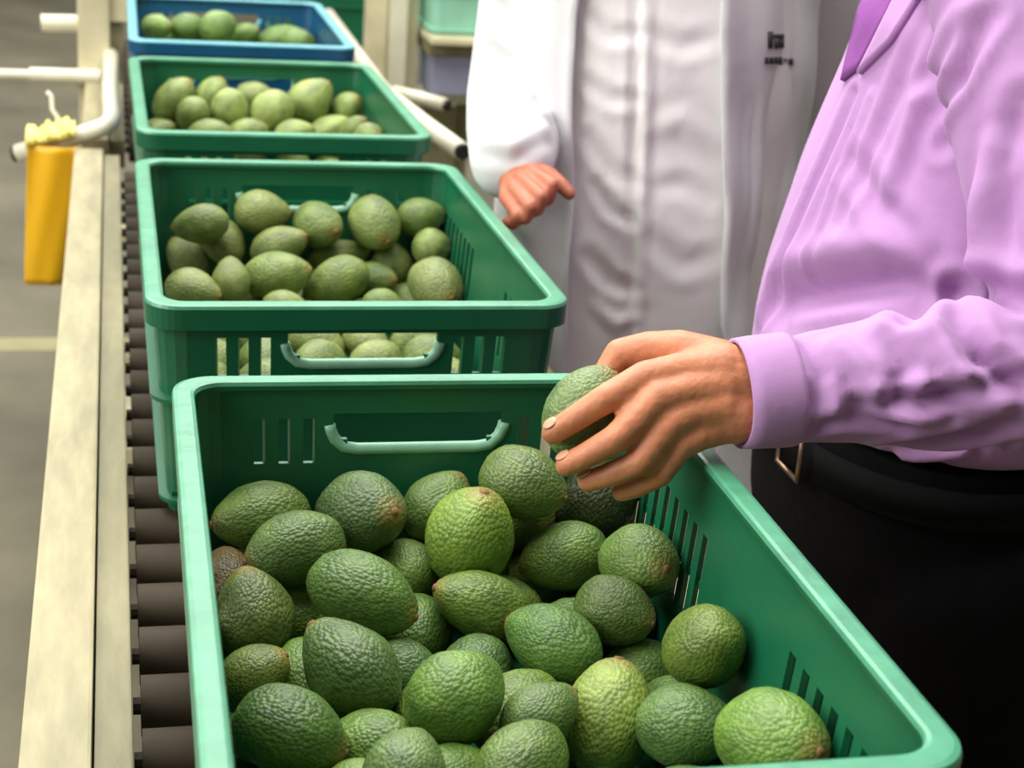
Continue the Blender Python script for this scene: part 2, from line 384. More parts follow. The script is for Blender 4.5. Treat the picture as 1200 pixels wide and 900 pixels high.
# ------------------------------------------------------------------ crates
W, L, H = 0.40, 0.60, 0.215
RC = 0.032
def peri(inset):
    'stations round the rounded rectangle: (side, metres along side) -> xy'
    def f(side, t):
        w, l = W - 2 * inset, L - 2 * inset; r = max(0.006, RC - inset * 0.5)
        tx, ty = (w - 2 * r), (l - 2 * r)
        if side == 0: return Vector((inset + r + t * tx, inset))
        if side == 2: return Vector((W - inset, inset + r + t * ty))
        if side == 4: return Vector((W - inset - r - t * tx, L - inset))
        if side == 6: return Vector((inset, L - inset - r - t * ty))
        c = {1: (W - inset - r, inset + r, -90), 3: (W - inset - r, L - inset - r, 0), 5: (inset + r, L - inset - r, 90), 7: (inset + r, inset + r, 180)}[side]
        a = math.radians(c[2] + 90 * t); return Vector((c[0] + r * math.cos(a), c[1] + r * math.sin(a)))
    return f
def inset_at(z): return 0.007 + 0.014 * (H - z) / H
def crate_walls():
    short = []
    cw = W - 2 * RC
    hx0, hx1 = 0.5 - 0.073 / cw, 0.5 + 0.073 / cw
    z1 = H - 0.030
    short += [(hx0, hx1, z1 - 0.022, z1), (hx0 + 0.012 / cw, hx1 - 0.012 / cw, z1 - 0.030, z1 - 0.022)]
    for k in range(3):
        for s in (-1, 1):
            c = 0.5 + s * (0.094 + k * 0.021) / cw; short.append((c - 0.0048 / cw, c + 0.0048 / cw, H - 0.072, H - 0.034))
    long = []
    cl = L - 2 * RC
    for k in range(8):
        for s in (-1, 1):
            c = 0.5 + s * (0.090 + k * 0.0235) / cl; long.append((c - 0.0056 / cl, c + 0.0056 / cl, H - 0.128, H - 0.054))
    holes = {0: short, 4: short, 2: long, 6: long}
    zs = sorted({0.0, 0.02, 0.06, H - 0.004} | {h[i] for hs in (short, long) for h in hs for i in (2, 3)})
    st = []
    for side in range(8):
        ts = {0.0, 0.25, 0.5, 0.75} if side % 2 else {0.0, 0.5} | {h[i] for h in holes[side] for i in (0, 1)}
        for t in sorted(ts): st.append((side, t))
    nS = len(st); nZ = len(zs); b = bmesh.new(); T = 0.0045
    V = {}
    for i, (s, t) in enumerate(st):
        for j, z in enumerate(zs):
            for q, d in ((0, 0), (1, T)):
                p = peri(inset_at(z) + d)(s, t); V[i, j, q] = b.verts.new((p.x, p.y, z))
    def solid(i, j):
        if j < 0 or j >= nZ - 1: return False
        s, t = st[i % nS]; s2, t2 = st[(i + 1) % nS]
        if s % 2: return True
        tm = (t + (t2 if s2 == s else 1.0)) / 2; zm = (zs[j] + zs[j + 1]) / 2
        return not any(h[0] < tm < h[1] and h[2] < zm < h[3] for h in holes[s])
    for i in range(nS):
        i2 = (i + 1) % nS
        for j in range(nZ - 1):
            if not solid(i, j): continue
            b.faces.new((V[i, j, 0], V[i2, j, 0], V[i2, j + 1, 0], V[i, j + 1, 0]))
            b.faces.new((V[i, j, 1], V[i, j + 1, 1], V[i2, j + 1, 1], V[i2, j, 1]))
            if not solid(i - 1, j): b.faces.new((V[i, j, 0], V[i, j + 1, 0], V[i, j + 1, 1], V[i, j, 1]))
            if not solid(i + 1, j): b.faces.new((V[i2, j, 0], V[i2, j, 1], V[i2, j + 1, 1], V[i2, j + 1, 0]))
            if not solid(i, j - 1): b.faces.new((V[i, j, 0], V[i, j, 1], V[i2, j, 1], V[i2, j, 0]))
            if not solid(i, j + 1): b.faces.new((V[i, j + 1, 0], V[i2, j + 1, 0], V[i2, j + 1, 1], V[i, j + 1, 1]))
    return b
def stations(n=8):
    st = []
    for side in range(8): st += [(side, k / n) for k in range(n)] if side % 2 else [(side, k / 4) for k in range(4)]
    return st
def flange(profile):
    'closed profile of (inset, z) swept round the crate'
    b = bmesh.new(); R = []
    for s, t in stations():
        R.append([b.verts.new((*peri(i)(s, t), z)) for i, z in profile])
    n = len(R); m = len(profile)
    for i in range(n):
        for k in range(m): b.faces.new((R[i][k], R[i][(k + 1) % m], R[(i + 1) % n][(k + 1) % m], R[(i + 1) % n][k]))
    return b
def mesh_of(b, name, smooth=False):
    me = bpy.data.meshes.new(name); bmesh.ops.recalc_face_normals(b, faces=b.faces); b.to_mesh(me); b.free()
    if smooth: me.polygons.foreach_set('use_smooth', [True] * len(me.polygons))
    return me
CM = {}
CM['wall'] = mesh_of(crate_walls(), 'crate_wall')
CM['rim'] = mesh_of(flange([(0.0005, H - 0.024), (0, H - 0.004), (0.001, H - 0.001), (0.004, H), (0.014, H), (0.0165, H - 0.001), (0.0175, H - 0.004), (0.017, H - 0.008), (0.0065, H - 0.008), (0.0035, H - 0.024)]), 'crate_rim')
zz = H - 0.098; i0 = inset_at(zz)
CM['rib'] = mesh_of(flange([(i0 - 0.009, zz), (i0 - 0.009, zz + 0.004), (i0 + 0.001, zz + 0.005), (i0 + 0.001, zz - 0.001)]), 'crate_rib')
zz = 0.012; i0 = inset_at(zz)
CM['rib2'] = mesh_of(flange([(i0 - 0.008, zz), (i0 - 0.008, zz + 0.004), (i0 + 0.001, zz + 0.005), (i0 + 0.001, zz - 0.001)]), 'crate_rib')
def skirt_faces(me):
    'wear and painted top light pale only the handled top edge; the skirt keeps the crate colour'
    for p in me.polygons:
        if p.center.z < H - 0.0095 or (p.normal.z < 0.3 and p.center.z < H - 0.0028): p.material_index = 1
b = bmesh.new(); box(b, 0.024, W - 0.024, 0.024, L - 0.024, 0.016, 0.0215)
for k in range(7): box(b, 0.05 + k * 0.048, 0.056 + k * 0.048, 0.026, L - 0.026, 0.001, 0.017)
CM['base'] = mesh_of(b, 'crate_base')
def lip(y, d):
    b = bmesh.new(); z1 = H - 0.030; h = 0.0735; pts = [(-h, z1 - 0.010), (-h + 0.001, z1 - 0.015), (-h + 0.004, z1 - 0.022), (-h + 0.012, z1 - 0.0295), (-h + 0.024, z1 - 0.0315)]
    pts = pts + [(-x, z) for x, z in pts[::-1]]
    sweep(b, [(W / 2 + x, y + d * (inset_at(z) + 0.002), z) for x, z in pts], 0.0052, 8); return mesh_of(b, 'handle_lip', True)
CM['lip0'] = lip(0, 1); CM['lip1'] = lip(L, -1)
def pair(me, m):
    c = me.copy(); c.materials.clear(); c.materials.append(m); return c
SETS = {}
for nm, wm, rm, lm in (('green', 'green', 'green_rim', 'green_lip'), ('blue', 'blue', 'blue_rim', 'blue_rim'), ('mint', 'mint', 'mint', 'mint')):
    SETS[nm] = {k: pair(CM[k], M[{'rim': rm, 'lip0': lm, 'lip1': lm, 'rib': rm if nm == 'x' else wm}.get(k, wm)]) for k in CM}
for nm, wm in (('green', 'green'), ('blue', 'blue'), ('mint', 'mint')):
    SETS[nm]['rim'].materials.append(M[wm]); skirt_faces(SETS[nm]['rim'])
def crate(x, y, z, rz, colour, label):
    t = thing('crate', label, 'crate', (x, y, z), rz, 'produce crates')
    S = SETS[colour]
    for k, n in (('wall', 'wall'), ('base', 'base'), ('rim', 'rim'), ('rib', 'rib'), ('rib2', 'rib'), ('lip0', 'handle'), ('lip1', 'handle')):
        link(n, S[k], None, t)
    return t
CR = [(0.0356, 0.654, -0.0083), (0.0241, 1.4335, 0.0031), (0.0264, 2.1827, 0.0079), (0.0236, 2.9459, -0.0046)]
ZC = 0.775
for i, (x, y, rz) in enumerate(CR):
    crate(x, y, ZC, rz, 'green' if i < 3 else 'blue', ['green plastic crate nearest the camera, under the hand holding an avocado', 'second green crate from the front, with avocados showing through its handle hole', 'third green crate from the front, just before the blue crate', 'blue plastic crate at the far end of the row'][i])

# ------------------------------------------------------------------ avocados
def avocado_mesh(pear, seed):
    b = bmesh.new(); bmesh.ops.create_uvsphere(b, u_segments=26, v_segments=18, radius=1)
    for v in b.verts:
        z = v.co.z; s = 1 - pear * max(0, z + 0.15) ** 1.3 + 0.03 * max(0, -z)
        n = noise.noise(v.co * 1.4 + Vector((seed * 7.1, 0, 0))) * 0.045 + noise.noise(v.co * 4 + Vector((0, seed * 3.3, 0))) * 0.018
        v.co = Vector((v.co.x * s, v.co.y * s, z)) * (1 + n)
    return mesh_of(b, 'avocado', True)
AV = [avocado_mesh(p, i) for i, p in enumerate((0.10, 0.18, 0.26, 0.14))]
for m in AV: m.materials.append(M['avocado'])
def stem_mesh():
    b = bmesh.new(); prof = [(0.0, 0.99), (0.10, 0.985), (0.115, 0.96), (0.13, 0.93)]
    n = 12; R = [[b.verts.new((r * math.cos(k * 6.28318 / n), r * math.sin(k * 6.28318 / n), z + 0.035)) for k in range(n)] for r, z in prof[1:]]
    for A, B in zip(R, R[1:]):
        for k in range(n): b.faces.new((A[k], B[k], B[(k + 1) % n], A[(k + 1) % n]))
    b.faces.new(R[0]); b.faces.new(R[-1][::-1]); return mesh_of(b, 'stem', True)
STEM = stem_mesh(); STEM.materials.append(M['stem'])
def avocado(p, ax, a, bb, col, stem=True, v=None):
    g = 0.3 * col[0] + 0.6 * col[1] + 0.1 * col[2]; col = tuple(x * 0.9 + g * 0.1 for x in col[:3]); col = (col[0] * 1.08, col[1], col[2] * 0.86, 1)
    i = random.randrange(4) if v is None else v
    o = link('avocado', AV[i]); q = Vector(ax).to_track_quat('Z', 'Y')
    o.rotation_mode = 'QUATERNION'; o.rotation_quaternion = q @ Vector((0, 0, 1)).rotation_difference(Vector((0, 0, 1)))
    o.location = p; o.scale = (bb, bb, a); o.color = col
    if stem: link('stem', STEM, None, o)
    return o
PILE = [
(1, 1, 0.1098, 1.2072, 0.8849, -0.988, -0.1224, -0.094, 0.04, 0.0285),
(1, 1, 0.19, 1.1954, 0.8908, 0.4684, -0.8012, 0.3724, 0.0442, 0.0338),
(1, 1, 0.2546, 1.2084, 0.8879, 0.6253, 0.23, 0.7457, 0.0338, 0.0284),
(1, 1, 0.3183, 1.1786, 0.9208, 0.8348, -0.5209, -0.1784, 0.0369, 0.0301),
(1, 1, 0.3909, 1.2036, 0.8909, 0.5897, 0.0208, 0.8074, 0.0402, 0.0322),
(1, 2, 0.1322, 1.1525, 0.8818, -0.972, -0.1635, -0.1687, 0.0403, 0.0297),
(1, 2, 0.2693, 1.1463, 0.8911, 0.1683, -0.1794, 0.9693, 0.0427, 0.0358),
(1, 2, 0.3241, 1.2085, 0.8747, 0.9985, -0.015, 0.0519, 0.0322, 0.0265),
(1, 2, 0.3499, 1.1535, 0.8654, -0.963, 0.0373, -0.2667, 0.0374, 0.0287),
(1, 2, 0.3942, 1.0935, 0.8885, 0.2305, -0.9198, 0.3174, 0.0397, 0.0296),
(1, 3, 0.2248, 1.1824, 0.8448, -0.3603, 0.9266, -0.1082, 0.0339, 0.0267),
(1, 3, 0.0966, 1.1021, 0.8529, -0.1725, 0.4084, 0.8964, 0.0367, 0.0306),
(1, 3, 0.1754, 1.0823, 0.877, 0.8239, -0.5284, -0.205, 0.0446, 0.0301),
(1, 3, 0.2717, 1.0947, 0.8552, -0.9187, 0.1554, 0.3631, 0.0419, 0.0269),
(1, 3, 0.3633, 1.0515, 0.8698, 0.7016, -0.7124, -0.0126, 0.0326, 0.0269),
(1, 3, 0.0804, 1.1619, 0.8535, -0.0003, 0.8788, 0.4771, 0.0286, 0.0222),
(1, 4, 0.3107, 1.0327, 0.8565, -0.6662, 0.737, 0.114, 0.0404, 0.0289),
(1, 4, 0.394, 0.946, 0.8958, -0.0065, 0.7004, -0.7137, 0.0412, 0.0291),
(1, 4, 0.1565, 1.0125, 0.8565, -0.5539, 0.7084, 0.4374, 0.0436, 0.0325),
(1, 4, 0.0906, 1.0333, 0.8399, 0.805, -0.0091, 0.5931, 0.0296, 0.0233),
(1, 5, 0.2215, 0.9498, 0.8667, 0.8285, 0.487, 0.2763, 0.0372, 0.0327),
(1, 5, 0.1079, 0.9387, 0.8528, 0.8949, -0.3727, -0.2455, 0.0392, 0.03),
(1, 5, 0.2784, 0.9375, 0.8543, 0.8507, 0.3012, 0.4307, 0.0308, 0.0241),
(1, 5, 0.3334, 0.9554, 0.8383, 0.2229, 0.3943, 0.8915, 0.0424, 0.0334),
(1, 5, 0.3744, 0.9074, 0.858, 0.9577, -0.2781, 0.0741, 0.036, 0.0298),
(1, 5, 0.3916, 0.8111, 0.9071, 0.3356, -0.8844, 0.3243, 0.0419, 0.0313),
(1, 6, 0.1722, 0.8674, 0.8654, 0.4434, 0.8547, 0.27, 0.0318, 0.0271),
(1, 6, 0.2506, 0.8815, 0.8525, -0.7812, -0.5989, -0.1763, 0.0382, 0.0272),
(1, 0, 0.1149, 0.7385, 0.8264, -0.5432, 0.8366, -0.0702, 0.0391, 0.0291),
(1, 0, 0.1134, 0.8103, 0.8258, -0.8321, -0.5488, -0.0808, 0.0372, 0.0285),
(1, 0, 0.0949, 0.8753, 0.827, -0.7414, 0.6066, -0.2868, 0.037, 0.0297),
(1, 0, 0.1042, 0.9885, 0.8245, -0.993, -0.1121, -0.0378, 0.0366, 0.0272),
(1, 0, 0.1317, 1.0535, 0.8237, -0.0124, -0.946, -0.3239, 0.0354, 0.0264),
(1, 0, 0.1238, 1.1473, 0.8251, -0.9336, -0.3286, -0.1431, 0.0353, 0.0279),
(1, 0, 0.1078, 1.2025, 0.8276, 0.9995, -0.0321, -0.0068, 0.0409, 0.0306),
(1, 0, 0.1746, 0.7385, 0.8241, -0.6629, 0.7419, -0.1008, 0.0339, 0.0267),
(1, 0, 0.1786, 0.8096, 0.8239, 0.5414, -0.8284, -0.1436, 0.0351, 0.0266),
(1, 0, 0.151, 0.8908, 0.8238, 0.3416, -0.8918, -0.2967, 0.0348, 0.0265),
(1, 0, 0.1657, 0.9504, 0.8263, -0.8601, 0.5061, -0.0635, 0.037, 0.0292),
(1, 0, 0.1934, 1.0486, 0.826, -0.8228, 0.4562, -0.3388, 0.0375, 0.0288),
(1, 0, 0.1678, 1.11, 0.8253, 0.3209, 0.9471, 0.0095, 0.0359, 0.028),
(1, 0, 0.1747, 1.1888, 0.8258, -0.0724, 0.9973, 0.0131, 0.037, 0.0285),
(1, 0, 0.2374, 0.7379, 0.8242, 0.8331, -0.5154, -0.201, 0.0352, 0.0269),
(1, 0, 0.2333, 0.8089, 0.8253, -0.2727, 0.9586, -0.0813, 0.0368, 0.028),
(1, 0, 0.211, 0.9054, 0.8253, 0.8277, 0.5447, -0.1349, 0.0376, 0.0281),
(1, 0, 0.2133, 0.9865, 0.8235, 0.244, -0.9008, -0.3593, 0.033, 0.0263),
(1, 0, 0.2562, 1.0428, 0.826, -0.4712, -0.8818, 0.0175, 0.0382, 0.0287),
(1, 0, 0.2241, 1.1172, 0.8258, 0.1592, 0.9872, 0.0001, 0.0373, 0.0286),
(1, 0, 0.2751, 1.2002, 0.83, -0.787, 0.3792, -0.4867, 0.0407, 0.0306),
(1, 0, 0.2973, 0.7348, 0.8239, -0.6192, 0.7774, -0.1109, 0.0351, 0.0265),
(1, 0, 0.2989, 0.7992, 0.8279, 0.8767, 0.4467, -0.1786, 0.0383, 0.0306),
(1, 0, 0.2959, 0.8578, 0.8267, -0.9413, -0.0758, -0.329, 0.0391, 0.0294),
(1, 0, 0.2742, 0.9834, 0.8276, -0.8, -0.5918, -0.0994, 0.0402, 0.0305),
(1, 0, 0.3344, 1.0816, 0.8274, -0.5396, -0.7775, -0.323, 0.0399, 0.0304),
(1, 0, 0.2937, 1.1403, 0.8263, -0.9689, 0.2472, 0.0043, 0.0388, 0.0291),
(1, 0, 0.3368, 1.195, 0.8247, 0.0585, 0.9983, 0.0003, 0.0353, 0.0275),
(1, 0, 0.3568, 0.7363, 0.8271, 0.0437, -0.9966, -0.0693, 0.0401, 0.0298),
(1, 0, 0.3623, 0.8077, 0.8237, -0.4941, -0.8642, -0.0953, 0.0344, 0.0263),
(1, 0, 0.3669, 0.8658, 0.8236, 0.9826, -0.1395, -0.1225, 0.0354, 0.0263),
(1, 0, 0.3896, 0.9733, 0.8253, -0.0744, 0.997, 0.0233, 0.0347, 0.028),
(1, 0, 0.3836, 1.0349, 0.8241, 0.9278, 0.3721, 0.0262, 0.0348, 0.0268),
(1, 0, 0.3834, 1.1252, 0.8262, -0.7557, 0.5696, -0.3234, 0.0386, 0.0289),
(1, 0, 0.3906, 1.1905, 0.8266, -0.012, 0.9537, -0.3007, 0.0391, 0.0294),
(2, 1, 0.1765, 1.9938, 0.9322, 0.9998, -0.01, -0.0181, 0.0352, 0.0282),
(2, 1, 0.2442, 1.9841, 0.919, 0.4898, -0.8718, 0.0084, 0.0384, 0.0297),
(2, 1, 0.3149, 1.9774, 0.9234, 0.2794, -0.9025, -0.3278, 0.0418, 0.0326),
(2, 1, 0.3766, 1.996, 0.9277, 0.9749, -0.0125, 0.2221, 0.0332, 0.0261),
(2, 2, 0.0983, 1.959, 0.9254, -0.9241, 0.2975, -0.24, 0.0361, 0.0248),
(2, 2, 0.129, 1.9886, 0.8946, 0.4842, -0.6313, -0.6059, 0.0327, 0.0272),
(2, 2, 0.1942, 1.9555, 0.8991, 0.8522, -0.265, 0.4511, 0.038, 0.0261),
(2, 2, 0.3829, 1.9551, 0.8986, -0.0276, 0.9169, -0.3982, 0.0326, 0.0247),
(2, 3, 0.085, 1.9926, 0.8701, -0.5654, 0.3491, 0.7473, 0.0333, 0.024),
(2, 3, 0.274, 1.9949, 0.8749, 0.9738, 0.0068, 0.2272, 0.0412, 0.0227),
(2, 3, 0.3408, 1.9885, 0.8651, -0.172, 0.0106, 0.985, 0.0329, 0.0286),
(2, 4, 0.0859, 1.8542, 0.8735, 0.8349, -0.5491, -0.0367, 0.0356, 0.0267),
(2, 4, 0.1304, 1.8821, 0.8771, 0.0469, 0.6009, 0.798, 0.0302, 0.0231),
(2, 4, 0.187, 1.9051, 0.8764, 0.9269, -0.2765, 0.2537, 0.0431, 0.0308),
(2, 4, 0.259, 1.9152, 0.8652, -0.8618, 0.1292, -0.4905, 0.0444, 0.0302),
(2, 4, 0.3745, 1.862, 0.8785, 0.249, -0.966, -0.0701, 0.0454, 0.032),
(2, 4, 0.3128, 1.9445, 0.8593, 0.7215, -0.6598, 0.2098, 0.0309, 0.0247),
(2, 5, 0.194, 1.8501, 0.8536, 0.9824, -0.1177, -0.1448, 0.0297, 0.0211),
(2, 5, 0.3131, 1.8569, 0.8525, 0.9372, 0.092, -0.3365, 0.0294, 0.0216),
(2, 0, 0.1015, 1.515, 0.827, 0.7871, -0.6132, -0.067, 0.0401, 0.0297),
(2, 0, 0.0999, 1.5906, 0.8278, -0.2094, -0.9755, -0.0669, 0.0409, 0.0305),
(2, 0, 0.0926, 1.6644, 0.8264, 0.1371, 0.9669, -0.2152, 0.0362, 0.0291),
(2, 0, 0.1016, 1.736, 0.8247, -0.2986, -0.951, -0.0797, 0.0367, 0.0273),
(2, 0, 0.0969, 1.8066, 0.8272, -0.4027, 0.8928, -0.2021, 0.0372, 0.0299),
(2, 0, 0.1078, 1.8758, 0.8263, -0.1692, 0.985, -0.0352, 0.0376, 0.0292),
(2, 0, 0.0817, 1.95, 0.8253, -0.894, 0.3248, -0.3086, 0.0357, 0.028),
(2, 0, 0.1623, 1.5187, 0.824, -0.2416, -0.9451, -0.2202, 0.0334, 0.0267),
(2, 0, 0.1601, 1.5883, 0.8277, -0.252, 0.9642, -0.083, 0.0387, 0.0304),
(2, 0, 0.157, 1.6622, 0.8276, -0.742, 0.6671, -0.066, 0.0408, 0.0303),
(2, 0, 0.1593, 1.7333, 0.8273, -0.076, -0.9931, -0.0898, 0.0379, 0.03),
(2, 0, 0.1583, 1.8087, 0.8273, 0.295, -0.9526, -0.0746, 0.0393, 0.03),
(2, 0, 0.1617, 1.8868, 0.8242, -0.0837, 0.9958, -0.0383, 0.0363, 0.0271),
(2, 0, 0.1489, 1.957, 0.8271, -0.5969, -0.7952, -0.1067, 0.0397, 0.0298),
(2, 0, 0.223, 1.5192, 0.8255, -0.8636, -0.4977, -0.0807, 0.037, 0.0282),
(2, 0, 0.2247, 1.5908, 0.8257, 0.7913, -0.5561, -0.2542, 0.038, 0.0284),
(2, 0, 0.229, 1.6653, 0.8257, -0.9179, -0.3864, -0.09, 0.0362, 0.0284),
(2, 0, 0.2214, 1.7355, 0.8255, 0.619, 0.7814, -0.0783, 0.0373, 0.0282),
(2, 0, 0.2247, 1.8052, 0.8242, 0.8429, -0.5298, -0.0939, 0.0346, 0.0269),
(2, 0, 0.2244, 1.878, 0.8248, 0.646, -0.7633, 0.0061, 0.0357, 0.0275),
(2, 0, 0.2122, 1.952, 0.8269, 0.0101, -0.9741, -0.2257, 0.0366, 0.0296),
(2, 0, 0.2839, 1.5195, 0.824, -0.2538, 0.9632, -0.0882, 0.0349, 0.0266),
(2, 0, 0.2877, 1.5931, 0.8236, 0.6694, -0.7385, -0.0807, 0.0353, 0.0262),
(2, 0, 0.291, 1.6613, 0.8255, -0.4171, -0.8943, -0.1622, 0.036, 0.0282),
(2, 0, 0.2822, 1.7323, 0.8247, -0.9172, -0.2266, -0.3277, 0.0339, 0.0274),
(2, 0, 0.2834, 1.8061, 0.824, 0.3704, -0.9246, -0.0893, 0.0347, 0.0266),
(2, 0, 0.2892, 1.8893, 0.8249, -0.817, -0.5724, -0.0692, 0.0362, 0.0276),
(2, 0, 0.2692, 1.9622, 0.8264, 0.1437, -0.9757, -0.1657, 0.0392, 0.0294),
(2, 0, 0.3473, 1.5207, 0.8276, 0.9814, 0.1638, -0.0998, 0.0372, 0.0303),
(2, 0, 0.3476, 1.5893, 0.8278, -0.2695, 0.9592, -0.0861, 0.0385, 0.0305),
(2, 0, 0.3511, 1.6638, 0.8277, 0.0264, 0.9892, -0.1443, 0.038, 0.0304),
(2, 0, 0.3512, 1.7345, 0.8277, 0.9871, 0.0322, -0.1571, 0.0375, 0.0304),
(2, 0, 0.3436, 1.8059, 0.8238, -0.9954, -0.0061, -0.0953, 0.0341, 0.0265),
(2, 0, 0.3568, 1.8842, 0.8245, 0.3012, 0.9535, -0.0079, 0.0337, 0.0274),
(2, 0, 0.3633, 1.949, 0.8268, 0.9273, 0.3711, -0.0489, 0.0392, 0.0296),
(3, 1, 0.0943, 2.7407, 0.9275, 0.6169, -0.077, 0.7833, 0.0433, 0.0284),
(3, 1, 0.1565, 2.7446, 0.9338, 0.4623, 0.047, 0.8855, 0.0348, 0.0273),
(3, 1, 0.2261, 2.745, 0.933, 0.9974, -0.0074, 0.0723, 0.0349, 0.0273),
(3, 1, 0.3183, 2.7363, 0.9327, 0.7076, 0.0109, 0.7066, 0.0446, 0.0369),
(3, 1, 0.3819, 2.742, 0.9193, 0.476, -0.5631, 0.6755, 0.033, 0.027),
(3, 2, 0.1228, 2.6909, 0.9106, -0.1414, 0.8165, -0.5597, 0.0426, 0.0284),
(3, 2, 0.1818, 2.6948, 0.9182, -0.0322, 0.2065, -0.9779, 0.0392, 0.032),
(3, 2, 0.249, 2.6905, 0.918, -0.5286, -0.0282, -0.8484, 0.0408, 0.035),
(3, 3, 0.1468, 2.6323, 0.8941, 0.8799, -0.4116, 0.2375, 0.037, 0.0246),
(3, 3, 0.2076, 2.6487, 0.8917, 0.9343, -0.1125, 0.3382, 0.0357, 0.0261),
(3, 3, 0.283, 2.645, 0.893, 0.9536, 0.0772, 0.2912, 0.0346, 0.0263),
(3, 3, 0.3463, 2.7012, 0.8898, 0.9089, 0.1314, 0.3957, 0.0409, 0.0254),
(3, 3, 0.3869, 2.5244, 0.9172, 0.3053, -0.9072, 0.2896, 0.0318, 0.0235),
(3, 3, 0.3829, 2.6607, 0.8996, 0.5596, -0.4312, 0.7077, 0.0309, 0.0225),
(3, 3, 0.0692, 2.7109, 0.8777, 0.8815, -0.2223, 0.4166, 0.0313, 0.0245),
(3, 0, 0.0999, 2.2697, 0.8279, -0.7593, -0.6439, -0.0935, 0.038, 0.0307),
(3, 0, 0.0985, 2.3403, 0.8272, -0.5779, 0.8097, -0.1023, 0.0367, 0.0299),
(3, 0, 0.1041, 2.4118, 0.827, 0.2657, 0.9609, -0.0775, 0.0386, 0.0297),
(3, 0, 0.0998, 2.4831, 0.8247, 0.9583, -0.2664, -0.1033, 0.0343, 0.0274),
(3, 0, 0.0997, 2.555, 0.8243, 0.8093, -0.5784, -0.1026, 0.034, 0.0269),
(3, 0, 0.0964, 2.6248, 0.8246, 0.7576, -0.6016, -0.2535, 0.0354, 0.0273),
(3, 0, 0.0987, 2.6974, 0.8271, 0.5326, -0.8377, -0.1207, 0.0376, 0.0298),
(3, 0, 0.1643, 2.267, 0.8274, -0.0092, 0.9966, -0.0819, 0.0386, 0.0302),
(3, 0, 0.1608, 2.3423, 0.8276, -0.1892, -0.9771, -0.0975, 0.0374, 0.0303),
(3, 0, 0.1638, 2.4124, 0.8236, 0.7447, -0.66, -0.0993, 0.0336, 0.0262),
(3, 0, 0.1606, 2.4858, 0.8252, -0.2524, -0.9593, -0.1269, 0.0373, 0.0279),
(3, 0, 0.1642, 2.5549, 0.8266, -0.6824, -0.7259, -0.086, 0.0374, 0.0293),
(3, 0, 0.1624, 2.6273, 0.8243, -0.9898, 0.1167, -0.0819, 0.0358, 0.027),
(3, 0, 0.1562, 2.6997, 0.826, -0.2265, -0.9696, -0.0925, 0.0363, 0.0287),
(3, 0, 0.227, 2.2717, 0.8251, 0.6822, 0.7272, -0.0758, 0.0371, 0.0277),
(3, 0, 0.2232, 2.3404, 0.8245, 0.6289, -0.773, -0.0842, 0.0357, 0.0272),
(3, 0, 0.2229, 2.4128, 0.8243, 0.2959, 0.9519, -0.0797, 0.036, 0.0269),
(3, 0, 0.2206, 2.4845, 0.8262, -0.7307, -0.6784, -0.0757, 0.0382, 0.0289),
(3, 0, 0.2239, 2.5546, 0.8241, -0.3616, 0.9146, -0.1808, 0.0345, 0.0268),
(3, 0, 0.2252, 2.6271, 0.8258, -0.3835, 0.911, -0.1516, 0.0349, 0.0284),
(3, 0, 0.221, 2.6968, 0.8254, 0.9577, 0.1063, -0.2673, 0.0377, 0.0281),
(3, 0, 0.29, 2.2688, 0.8271, 0.6905, 0.71, -0.1383, 0.0384, 0.0298),
(3, 0, 0.2857, 2.3439, 0.8271, 0.5048, 0.8582, -0.0934, 0.0372, 0.0298),
(3, 0, 0.2827, 2.4129, 0.824, 0.9867, -0.1322, -0.0942, 0.0343, 0.0266),
(3, 0, 0.2874, 2.4829, 0.8269, 0.6043, 0.793, -0.078, 0.0385, 0.0296),
(3, 0, 0.283, 2.5576, 0.8237, -0.88, 0.4669, -0.0872, 0.0347, 0.0264),
(3, 0, 0.2839, 2.629, 0.827, 0.1324, -0.9857, -0.1042, 0.0364, 0.0298),
(3, 0, 0.2901, 2.6996, 0.8265, 0.555, -0.8275, -0.085, 0.0375, 0.0293),
(3, 0, 0.3488, 2.2707, 0.8236, -0.2543, 0.9578, -0.134, 0.035, 0.0263),
(3, 0, 0.3511, 2.3417, 0.8254, 0.978, -0.1898, -0.0867, 0.0372, 0.028),
(3, 0, 0.3501, 2.4143, 0.8248, -0.9698, 0.2171, -0.1114, 0.0339, 0.0275),
(3, 0, 0.3513, 2.4853, 0.8246, -0.664, 0.7432, -0.0821, 0.036, 0.0272),
(3, 0, 0.3482, 2.5564, 0.8245, 0.688, 0.7032, -0.1791, 0.036, 0.0272),
(3, 0, 0.3485, 2.6275, 0.828, 0.653, 0.7538, -0.0732, 0.0406, 0.0307),
(3, 0, 0.3463, 2.7002, 0.8243, -0.2568, 0.9608, -0.1042, 0.0339, 0.0269),
(4, 1, 0.0852, 3.4502, 0.9389, 0.7908, -0.5929, 0.1518, 0.0357, 0.0263),
(4, 1, 0.1495, 3.4688, 0.9373, 0.9516, 0.3052, -0.0363, 0.0396, 0.0301),
(4, 1, 0.2072, 3.4337, 0.9461, 0.8196, 0.5003, 0.2792, 0.0406, 0.0348),
(4, 1, 0.2662, 3.4957, 0.9218, 0.7231, -0.5067, 0.4695, 0.0355, 0.0262),
(4, 1, 0.34, 3.503, 0.916, 0.9564, 0.0123, 0.2917, 0.0506, 0.0281),
(4, 1, 0.3726, 3.4516, 0.9183, 0.9649, -0.2621, -0.0166, 0.0369, 0.0277),
(4, 2, 0.1131, 3.5041, 0.9071, 0.9929, 0.0065, -0.1187, 0.0365, 0.0274),
(4, 2, 0.1924, 3.5033, 0.9032, 0.9833, -0.0716, 0.1671, 0.036, 0.027),
(4, 0, 0.0992, 3.0321, 0.8266, -0.9504, -0.3026, -0.0725, 0.0389, 0.0293),
